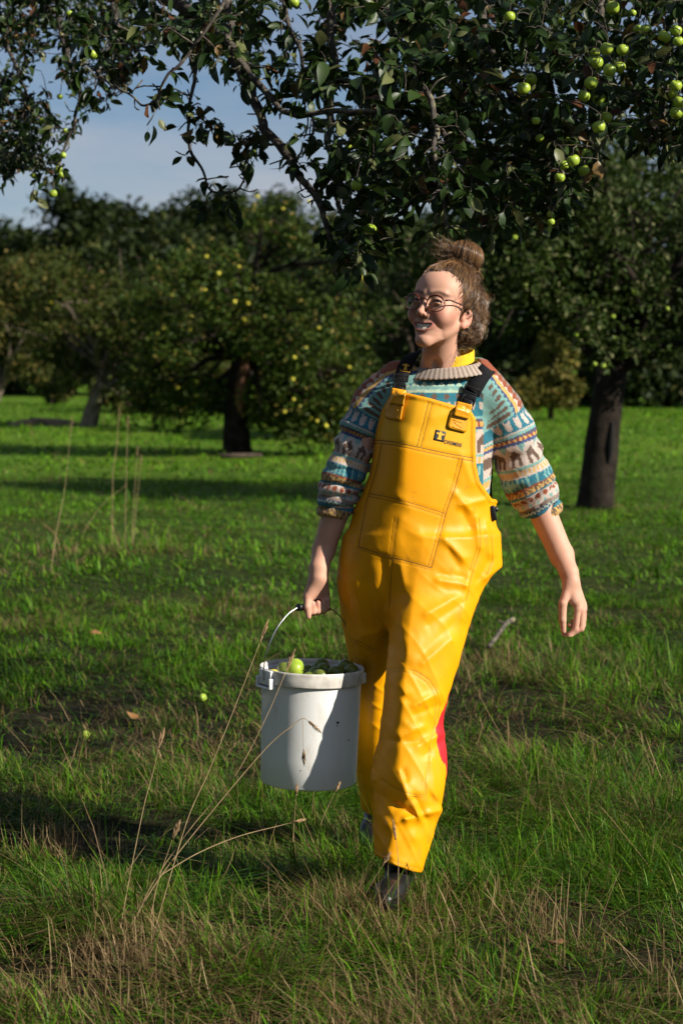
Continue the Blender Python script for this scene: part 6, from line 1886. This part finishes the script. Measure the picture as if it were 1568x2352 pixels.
# ---------------------------------------------------------------- boots
m_boot = simple_mat('boot_rubber', (0.012, 0.011, 0.011), 0.38, 0.3, noise=0.5, nscale=30)
def boot(ank, toe_dir, heel_up, lean=(0, 0)):
    t = np.array(toe_dir, float); t /= np.linalg.norm(t)
    a = np.array(ank)
    def f(p):
        d = capsule(p, a + np.array([lean[0] * 0.6, lean[1] * 0.6, 0.075]), a + np.array([0, 0, 0.0]), 0.047, 0.045)
        heel = a - t * 0.035 + np.array([0, 0, -0.055]); ball = a + t * 0.12 + np.array([0, 0, -0.068 - heel_up]); toe = a + t * 0.175 + np.array([0, 0, -0.070 - heel_up])
        d = smin(d, capsule(p, heel, ball, 0.036, 0.038), 0.03)
        d = smin(d, capsule(p, ball, toe, 0.038, 0.030), 0.02)
        d = d - 0.003 * np.sin(p[:, 2] * 190) * (p[:, 2] > a[2])
        return d
    V, Q = surface(f, a - 0.25, a + 0.25, 0.006)
    return V, Q
aF = W(916, 2030, 5.215); aF[2] = 0.10
V, Q = boot(aF, (-0.25, -1, 0), 0.0, (0.004, 0.03)); child('boot', np_mesh('boot', V, Q, m_boot), person)
aB = W(868, 1885, 5.88); aB[2] = 0.16
V, Q = boot(aB, (-0.15, -1, -0.35), 0.02); child('boot', np_mesh('boot', V, Q, m_boot), person)
# ================================================================ bucket of apples
BK = W(716, 1530, 5.465)                       # middle of the rim
TILT = rotm('Y', math.radians(1.8))
BR = 0.1450                                    # rim radius
BH = 0.318
bucket = empty('bucket', tuple(BK + np.array([0, 0, -BH])))
tag(bucket, 'white plastic bucket full of green apples, held by its wire handle', 'bucket')
def bk(V): return np.asarray(V, float) * 1.02 @ TILT.T + BK
m_white, nt, b, N, L = mat_new('white_plastic')
b.inputs['Roughness'].default_value = 0.42; b.inputs['Specular IOR Level'].default_value = 0.4
b.inputs['Subsurface Weight'].default_value = 0.08; b.inputs['Subsurface Radius'].default_value = (1, 1, 1); b.inputs['Subsurface Scale'].default_value = 0.01
tc = N.new('ShaderNodeTexCoord'); mp = N.new('ShaderNodeMapping'); mp.inputs['Scale'].default_value = (1, 1, 0.35)
n1 = N.new('ShaderNodeTexNoise'); n1.inputs['Scale'].default_value = 26; n1.inputs['Detail'].default_value = 8; n1.inputs['Roughness'].default_value = 0.7
n2 = N.new('ShaderNodeTexNoise'); n2.inputs['Scale'].default_value = 90; n2.inputs['Detail'].default_value = 4
r1 = N.new('ShaderNodeValToRGB'); r1.color_ramp.elements[0].position = 0.54; r1.color_ramp.elements[1].position = 0.80
r1.color_ramp.elements[0].color = (0, 0, 0, 1); r1.color_ramp.elements[1].color = (0.55, 0.55, 0.55, 1)
r2 = N.new('ShaderNodeValToRGB'); r2.color_ramp.elements[0].position = 0.73; r2.color_ramp.elements[1].position = 0.80
r2.color_ramp.elements[0].color = (0, 0, 0, 1); r2.color_ramp.elements[1].color = (0.7, 0.7, 0.7, 1)
mx1 = N.new('ShaderNodeMix'); mx1.data_type = 'RGBA'; mx1.inputs[6].default_value = (0.80, 0.80, 0.77, 1); mx1.inputs[7].default_value = (0.52, 0.43, 0.32, 1)
mx2 = N.new('ShaderNodeMix'); mx2.data_type = 'RGBA'; mx2.inputs[7].default_value = (0.30, 0.20, 0.13, 1)
L.new(tc.outputs['Object'], mp.inputs['Vector']); L.new(mp.outputs['Vector'], n1.inputs['Vector']); L.new(tc.outputs['Object'], n2.inputs['Vector'])
L.new(n1.outputs['Fac'], r1.inputs['Fac']); L.new(n2.outputs['Fac'], r2.inputs['Fac'])
L.new(r1.outputs['Color'], mx1.inputs[0]); L.new(mx1.outputs[2], mx2.inputs[6]); L.new(r2.outputs['Color'], mx2.inputs[0])
L.new(mx2.outputs[2], b.inputs['Base Color'])
# shell: tapered wall, hollow
prof = [(0.0005, -BH), (0.122, -BH), (0.1275, -BH + 0.002), (0.1300, -BH + 0.006), (0.1315, -0.24), (0.1335, -0.12), (0.1350, -0.036), (0.1352, -0.030),
        (0.1335, -0.028), (0.1335, -0.010), (0.1330, -0.02), (0.1310, -0.12), (0.1280, -BH + 0.012), (0.0005, -BH + 0.010)]
V, Q = lathe(prof, 72); shell = child('shell', np_mesh('shell', bk(V), Q, m_white), bucket)
prof = [(0.1345, -0.040), (0.1415, -0.0395), (0.1428, -0.036), (0.1420, -0.020), (0.1424, -0.006), (0.1418, -0.001), (0.1398, 0.0), (0.1375, -0.001), (0.1345, -0.004), (0.1340, -0.012), (0.1338, -0.040), (0.1345, -0.040)]
V, Q = lathe(prof, 72); m_rim = simple_mat('rim_plastic', (0.68, 0.64, 0.57), 0.5, noise=0.28, nscale=30)
rim = child('rim', np_mesh('rim', bk(V), Q, m_rim), bucket)
# ears: the left one faces the camera, the other is by the leg
EAR = math.radians(212.0)
ears = []
for an in (EAR, EAR + math.pi):
    d = np.array([math.cos(an), math.sin(an), 0]); t = np.array([-math.sin(an), math.cos(an), 0])
    ac = Acc()
    Rm = np.stack([t, d, np.array([0, 0, 1.0])], 1)
    for c_, s_ in (((0, 0, -0.022), (0.062, 0.014, 0.040)), ((0.034, 0.003, -0.036), (0.007, 0.020, 0.030)), ((0, 0.004, -0.049), (0.070, 0.020, 0.006)), ((-0.034, 0.003, -0.036), (0.007, 0.020, 0.030))):
        V, F = box((0, 0, 0), s_); V = (V + np.array(c_)) @ Rm.T + d * 0.1405
        ac.add(bk(V), F)
    e = child('handle_ear', ac.mesh('handle_ear', m_white, smooth=False), bucket)
    bvm = e.modifiers.new('bevel', 'BEVEL'); bvm.width = 0.003; bvm.segments = 2
    ears.append(bk(d * 0.1500 + np.array([0, 0, -0.026])))
# wire bail with a black grip under the hand
gA = W(684, 1395, 5.428); gB = W(754, 1395, 5.492)
m_wire = simple_mat('steel_wire', (0.42, 0.42, 0.43), 0.3, 0.5, metal=1.0)
m_grip = simple_mat('black_grip', (0.010, 0.010, 0.011), 0.45)
mid = lambda a_, b_, t_, up: a_ + (b_ - a_) * t_ + np.array([0, 0, up])
left = catmull([ears[0] + np.array([0.012, 0.006, 0.0]), ears[0], ears[0] + np.array([0.001, -0.002, 0.03]), W(612, 1500, 5.36), W(632, 1450, 5.375), W(660, 1412, 5.405), gA], 40)
right = catmull([gB, W(780, 1415, 5.515), W(800, 1450, 5.53), W(818, 1495, 5.535), ears[1] + np.array([0.0, 0, 0.02]), ears[1], ears[1] - np.array([0.012, 0.006, 0])], 40)
ac = Acc()
V, F = tube(np.concatenate([left, [gA + (gB - gA) * t_ for t_ in (0.25, 0.5, 0.75)], right]), 0.0018, 8); ac.add(V, F)
handle = child('handle', ac.mesh('handle', m_wire), bucket)
gp = np.array([gA + (gB - gA) * t_ for t_ in np.linspace(0, 1, 17)])
rr = 0.0088 + 0.0008 * np.cos(np.arange(17) * math.pi); rr[0] = 0.0105; rr[1] = 0.0105; rr[-1] = 0.0105; rr[-2] = 0.0105
V, F = tube(gp, rr, 14); child('grip', np_mesh('grip', V, F, m_grip), handle)

# apples heaped in the bucket: (picture x, y, depth offset from the bucket axis, radius, kind, label)
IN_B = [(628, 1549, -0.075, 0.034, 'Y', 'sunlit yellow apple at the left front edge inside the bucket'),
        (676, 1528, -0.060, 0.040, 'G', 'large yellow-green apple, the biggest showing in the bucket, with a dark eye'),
        (652, 1533, 0.025, 0.034, 'D', 'shaded green apple behind the sunlit yellow one in the bucket'),
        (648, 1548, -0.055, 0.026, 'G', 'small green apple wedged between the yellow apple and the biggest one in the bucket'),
        (706, 1538, 0.020, 0.034, 'D', 'shaded green apple just right of the biggest apple in the bucket'),
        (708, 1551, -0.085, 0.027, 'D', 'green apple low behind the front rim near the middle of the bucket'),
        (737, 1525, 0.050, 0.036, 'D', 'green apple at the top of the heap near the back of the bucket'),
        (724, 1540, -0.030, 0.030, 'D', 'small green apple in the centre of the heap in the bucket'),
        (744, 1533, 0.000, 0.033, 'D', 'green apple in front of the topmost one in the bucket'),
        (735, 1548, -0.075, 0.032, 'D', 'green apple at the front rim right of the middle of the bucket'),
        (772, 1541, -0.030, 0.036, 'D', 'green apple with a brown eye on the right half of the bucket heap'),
        (796, 1527, 0.030, 0.038, 'D', 'shaded green apple at the back right of the bucket'),
        (806, 1538, -0.010, 0.036, 'D', 'shaded green apple at the far right inside the bucket rim'),
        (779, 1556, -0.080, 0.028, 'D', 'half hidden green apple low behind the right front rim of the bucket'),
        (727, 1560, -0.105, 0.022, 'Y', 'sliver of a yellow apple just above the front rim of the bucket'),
        (803, 1552, -0.060, 0.028, 'D', 'small shaded apple tucked against the right front rim of the bucket')]
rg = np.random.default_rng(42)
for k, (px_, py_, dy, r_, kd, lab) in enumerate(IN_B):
    me = {'Y': AP_Y, 'G': AP_G, 'D': AP_SHADED}[kd]
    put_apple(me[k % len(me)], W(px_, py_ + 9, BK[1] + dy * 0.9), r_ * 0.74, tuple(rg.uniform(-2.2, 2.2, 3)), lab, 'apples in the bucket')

# splash of brown on the side
bk_front = ray_front(np.array([v.co[:] for v in shell.data.vertices]), [tuple(p.vertices) for p in shell.data.polygons])
for cx_, cy_, r_ in ((775.7, 1660, 3.0), (774, 1667, 1.4), (640, 1575, 1.6), (800, 1700, 1.5), (690, 1770, 1.3), (655, 1700, 1.2)):
    pl = [(cx_ + r_ * (1 + 0.3 * math.sin(3 * a_ + cx_)) * math.cos(a_), cy_ + r_ * 1.15 * math.sin(a_)) for a_ in np.linspace(0, 6.283, 10)[:-1]]
    V, F = patch(pl, 0.0008, thick=0.0006, surf=bk_front)
    child('stain', np_mesh('stain', V, F, m_stalk, smooth=False), bucket)
# ================================================================ tall dry stalks, windfalls, sticks
m_straw = simple_mat('dry_straw', (0.36, 0.255, 0.135), 0.8, 0.2, noise=0.25, nscale=40)
m_seed = simple_mat('seed_head', (0.30, 0.20, 0.11), 0.9, 0.1, noise=0.4, nscale=120)
def seed_head(P0, d, ln, w, seed, droop=0.0):
    r = np.random.default_rng(seed); ac = Acc(); d = np.array(d, float) / np.linalg.norm(d)
    n = 46
    for k in range(n):
        t = k / n; c = P0 + d * ln * t + np.array([0, 0, -droop * t * t])
        s = r.normal(0, 1, 3); s -= d * (s @ d); s /= np.linalg.norm(s)
        e = c + s * w * math.sin(math.pi * min(0.98, t * 0.85 + 0.12)) * r.uniform(0.5, 1) + d * 0.006
        m = (c + e) / 2; ax = e - c + d * 0.006; L_ = np.linalg.norm(ax); ax /= L_
        q = np.cross(ax, s); nq = np.linalg.norm(q); q = q / nq if nq > 1e-6 else np.cross(ax, d)
        rr = 0.0011 * r.uniform(0.8, 1.3)
        b2 = np.cross(ax, q)
        V = np.array([c, m + q * rr, m + b2 * rr, m - q * rr, m - b2 * rr, c + ax * L_ * 1.3])
        ac.add(V, np.array([[0, 1, 2], [0, 2, 3], [0, 3, 4], [0, 4, 1], [5, 2, 1], [5, 3, 2], [5, 4, 3], [5, 1, 4]]))
    return ac
def stalk(label, pts, r0, head_len, head_w, seed, group='tall dry grass stalks', extra=None, droop=0.0):
    P = np.array([W(*q) for q in pts]); P = catmull(P, 30)
    root = empty('grass_stalk', tuple(P[0])); tag(root, label, 'grass stalk', group)
    V, F = tube(P, np.linspace(r0, r0 * 0.55, 30), 6); child('stem', np_mesh('stem', V, F, m_straw), root)
    if head_len:
        d = P[-1] - P[-3]
        child('seed_head', seed_head(P[-1], d, head_len, head_w, seed, droop).mesh('seed_head', m_seed, smooth=False), root)
    if extra:
        for (bp_, dx, dz, hl) in extra:
            q = P[bp_]; Q2 = catmull([q, q + np.array([dx * 0.5, 0, dz * 0.3]), q + np.array([dx, 0, dz])], 8)
            V, F = tube(Q2, r0 * 0.35, 5); child('side_stem', np_mesh('side_stem', V, F, m_straw), root)
            child('seed_head', seed_head(Q2[-1], (0.05, 0, -1), hl, 0.006, seed + 5).mesh('seed_head', m_seed, smooth=False), root)
    return root
stalk('dry stalk arching across the front of the bucket with two hanging seed heads', [(298, 2130, 4.86), (360, 2026, 4.88), (440, 1921, 4.90), (602, 1728, 4.93), (672, 1666, 4.94), (695, 1650, 4.94), (706, 1655, 4.94)], 0.0016, 0.036, 0.008, 1, extra=[(24, 0.002, -0.075, 0.034)])
stalk('dry stalk leaning right whose seed head crosses the left rim of the bucket', [(318, 2100, 4.90), (350, 2030, 4.9), (440, 1900, 4.92), (540, 1781, 4.94), (610, 1650, 4.96), (655, 1546, 4.98)], 0.0015, 0.055, 0.006, 2)
stalk('tall dry stalk leaning right, its seed head just left of the bucket handle', [(350, 2156, 4.86), (395, 2000, 4.88), (435, 1871, 4.9), (480, 1771, 4.92), (545, 1610, 4.95), (596, 1478, 4.98)], 0.0015, 0.055, 0.006, 3)
stalk('steep dry stalk with a drooping head, leftmost of the leaning foreground stalks', [(270, 2171, 4.84), (295, 2031, 4.86), (330, 1856, 4.9), (350, 1781, 4.92), (364, 1722, 4.93)], 0.0013, 0.055, 0.007, 4, droop=0.01)
stalk('short dry stalk with a fat seed head beneath the leaning stalks', [(344, 2120, 4.85), (362, 2030, 4.86), (385, 1960, 4.87), (396, 1930, 4.87)], 0.0013, 0.045, 0.009, 5)
stalk('dry stalk lying almost flat below the bucket', [(362, 2015, 4.90), (450, 1962, 4.93), (545, 1922, 4.97), (640, 1897, 5.0), (668, 1890, 5.0)], 0.0014, 0.030, 0.004, 6)
stalk('dry stalk with a knobbly head standing in front of the yellow trouser leg', [(914, 2110, 4.98), (914, 2040, 4.98), (914, 1975, 4.98), (909, 1932, 4.98)], 0.0014, 0.045, 0.006, 7)
stalk('bent dry stalk with a furry head beside the trouser hem', [(835, 2060, 5.02), (858, 2020, 5.0), (875, 1992, 4.99)], 0.0013, 0.040, 0.006, 17)
stalk('thin stalk with a narrow head under the middle of the bucket', [(672, 1935, 5.12), (676, 1880, 5.12), (680, 1830, 5.12)], 0.0010, 0.024, 0.005, 18)
stalk('thin leaning stalk with a head under the right side of the bucket', [(735, 1895, 5.15), (752, 1855, 5.15), (768, 1822, 5.15)], 0.0010, 0.022, 0.005, 19)
stalk('leaning dry stalk, leftmost of the tall stalks in the far tussock', [(117, 1315, 13.2), (132, 1215, 13.3), (149, 1124, 13.4), (162, 999, 13.4)], 0.0024, 0.13, 0.016, 8)
stalk('tallest upright dry stalk of the far tussock', [(258, 1265, 14.5), (260, 1088, 14.5), (268, 1027, 14.5), (272, 975, 14.5)], 0.0026, 0.11, 0.018, 9)
stalk('upright dry stalk just right of the tallest one in the far tussock', [(288, 1250, 14.6), (289, 1160, 14.6), (291, 1070, 14.6), (294, 985, 14.6)], 0.0025, 0.09, 0.015, 10)
stalk('shorter dry stalk, left of the close pair in the far tussock', [(303, 1252, 14.5), (308, 1150, 14.5), (315, 1050, 14.5)], 0.0023, 0.08, 0.014, 11)
stalk('shorter dry stalk, right of the close pair in the far tussock', [(306, 1250, 14.7), (314, 1160, 14.7), (323, 1070, 14.7)], 0.0023, 0.08, 0.015, 12)
stalk('dry stem without a head leaning right across the far tussock', [(192, 1225, 14.0), (215, 1185, 14.0), (245, 1150, 14.0), (290, 1115, 14.0)], 0.0022, 0, 0, 13)

# windfall apples in the grass
for px_, py_, r_, lab in ((465, 1566, 0.019, 'yellow-green windfall apple in the grass left of the bucket rim'), (196, 1648, 0.018, 'green-yellow windfall apple in the grass far left'), (1060, 1210, 0.0, None)):
    if lab is None: continue
    Yd = 1.40 * FPX / (py_ - 815.0); p = W(px_, py_, Yd); p[2] = float(field(np.array([p[0]]), np.array([p[1]]))[0]) + r_ * 0.3
    put_apple(AP_G[0], p, r_, (1.2, 0.4, 0.8), lab, 'windfall apples in the grass')
# fallen leaves
m_dead = simple_mat('dead_leaf', (0.20, 0.10, 0.03), 0.7, noise=0.4, nscale=30)
for k, (px_, py_, s_, lab, up) in enumerate(((207, 1440, 0.060, 'orange fallen leaf in the grass at the left', 0.07), (497, 1446, 0.045, 'small orange fallen leaf left of the gripping hand', 0.07), (320, 1614, 0.055, 'pale curled fallen leaf left of the bucket', 0.07), (1290, 2140, 0.050, 'brown fallen leaf in the grass right of the boot', 0.05), (1105, 2000, 0.045, 'reddish dead leaf among dry stems right of the trouser hem', 0.05))):
    Yd = 1.38 * FPX / (py_ - 815.0); p = W(px_, py_, Yd); p[2] = float(field(np.array([p[0]]), np.array([p[1]]))[0]) + up * 0.7
    V0, Q0 = SHAPES[k % 6]; V = V0 @ rotm('X', 0.6 + k).T @ rotm('Z', k * 1.3).T * s_
    o = link('fallen_leaf', np_mesh('fallen_leaf', V + p, Q0, m_dead)); tag(o, lab, 'leaf', 'fallen leaves')
# broken stick lying in the grass on the right
P = np.array([W(1122, 1500, 9.6), W(1140, 1475, 9.75), W(1160, 1447, 9.9), W(1178, 1436, 10.0)]); P[:, 2] += 0.03
ac = Acc(); V, F = tube(catmull(P, 16) , np.linspace(0.010, 0.014, 16), 8); ac.add(V, F)
V, F = tube(catmull([P[2], W(1150, 1430, 9.9), W(1142, 1425, 9.9)], 8), np.linspace(0.010, 0.005, 8), 7); ac.add(V, F)
o = link('fallen_stick', ac.mesh('fallen_stick', m_twig)); tag(o, 'dark forked stick lying in the grass right of the yellow trousers', 'stick')
# pale log at the foot of the middle tree, cut-grass heap further left
P = np.array([W(505, 1050, 28.0), W(545, 1046, 28.0), W(600, 1052, 28.2)]); P[:, 2] = 0.02
V, F = gnarled(P, [0.028, 0.036, 0.026], 9, 0.25, 4); o = link('log', np_mesh('log', V, F, m_bark)); tag(o, 'thin fallen log at the foot of the split trunk', 'log')
def heap(label, px_, Yd, sx, sz, seed):
    V, Q = lathe([(1.0, -0.15), (0.92, 0.25), (0.65, 0.7), (0.3, 0.95), (0.01, 1.0)], 22)
    V = V * np.array([sx, sx * 0.8, sz]); V += 0.22 * np.stack([vnoise(V * 3 + seed + 5 * q, 2.0) for q in range(3)], 1) * np.array([sx, sx, sz])
    c = np.array([gx(px_, Yd), Yd, float(field(np.array([gx(px_, Yd)]), np.array([Yd]))[0]) - 0.02])
    o = link('grass_heap', np_mesh('grass_heap', V + c, Q, simple_mat('cut_grass', (0.17, 0.125, 0.065), 0.95, noise=0.5, nscale=14, bump=1, bscale=30))); tag(o, label, 'heap')
heap('low brown heap of cut grass in the meadow at the left', 108, 43.0, 0.80, 0.16, 1)
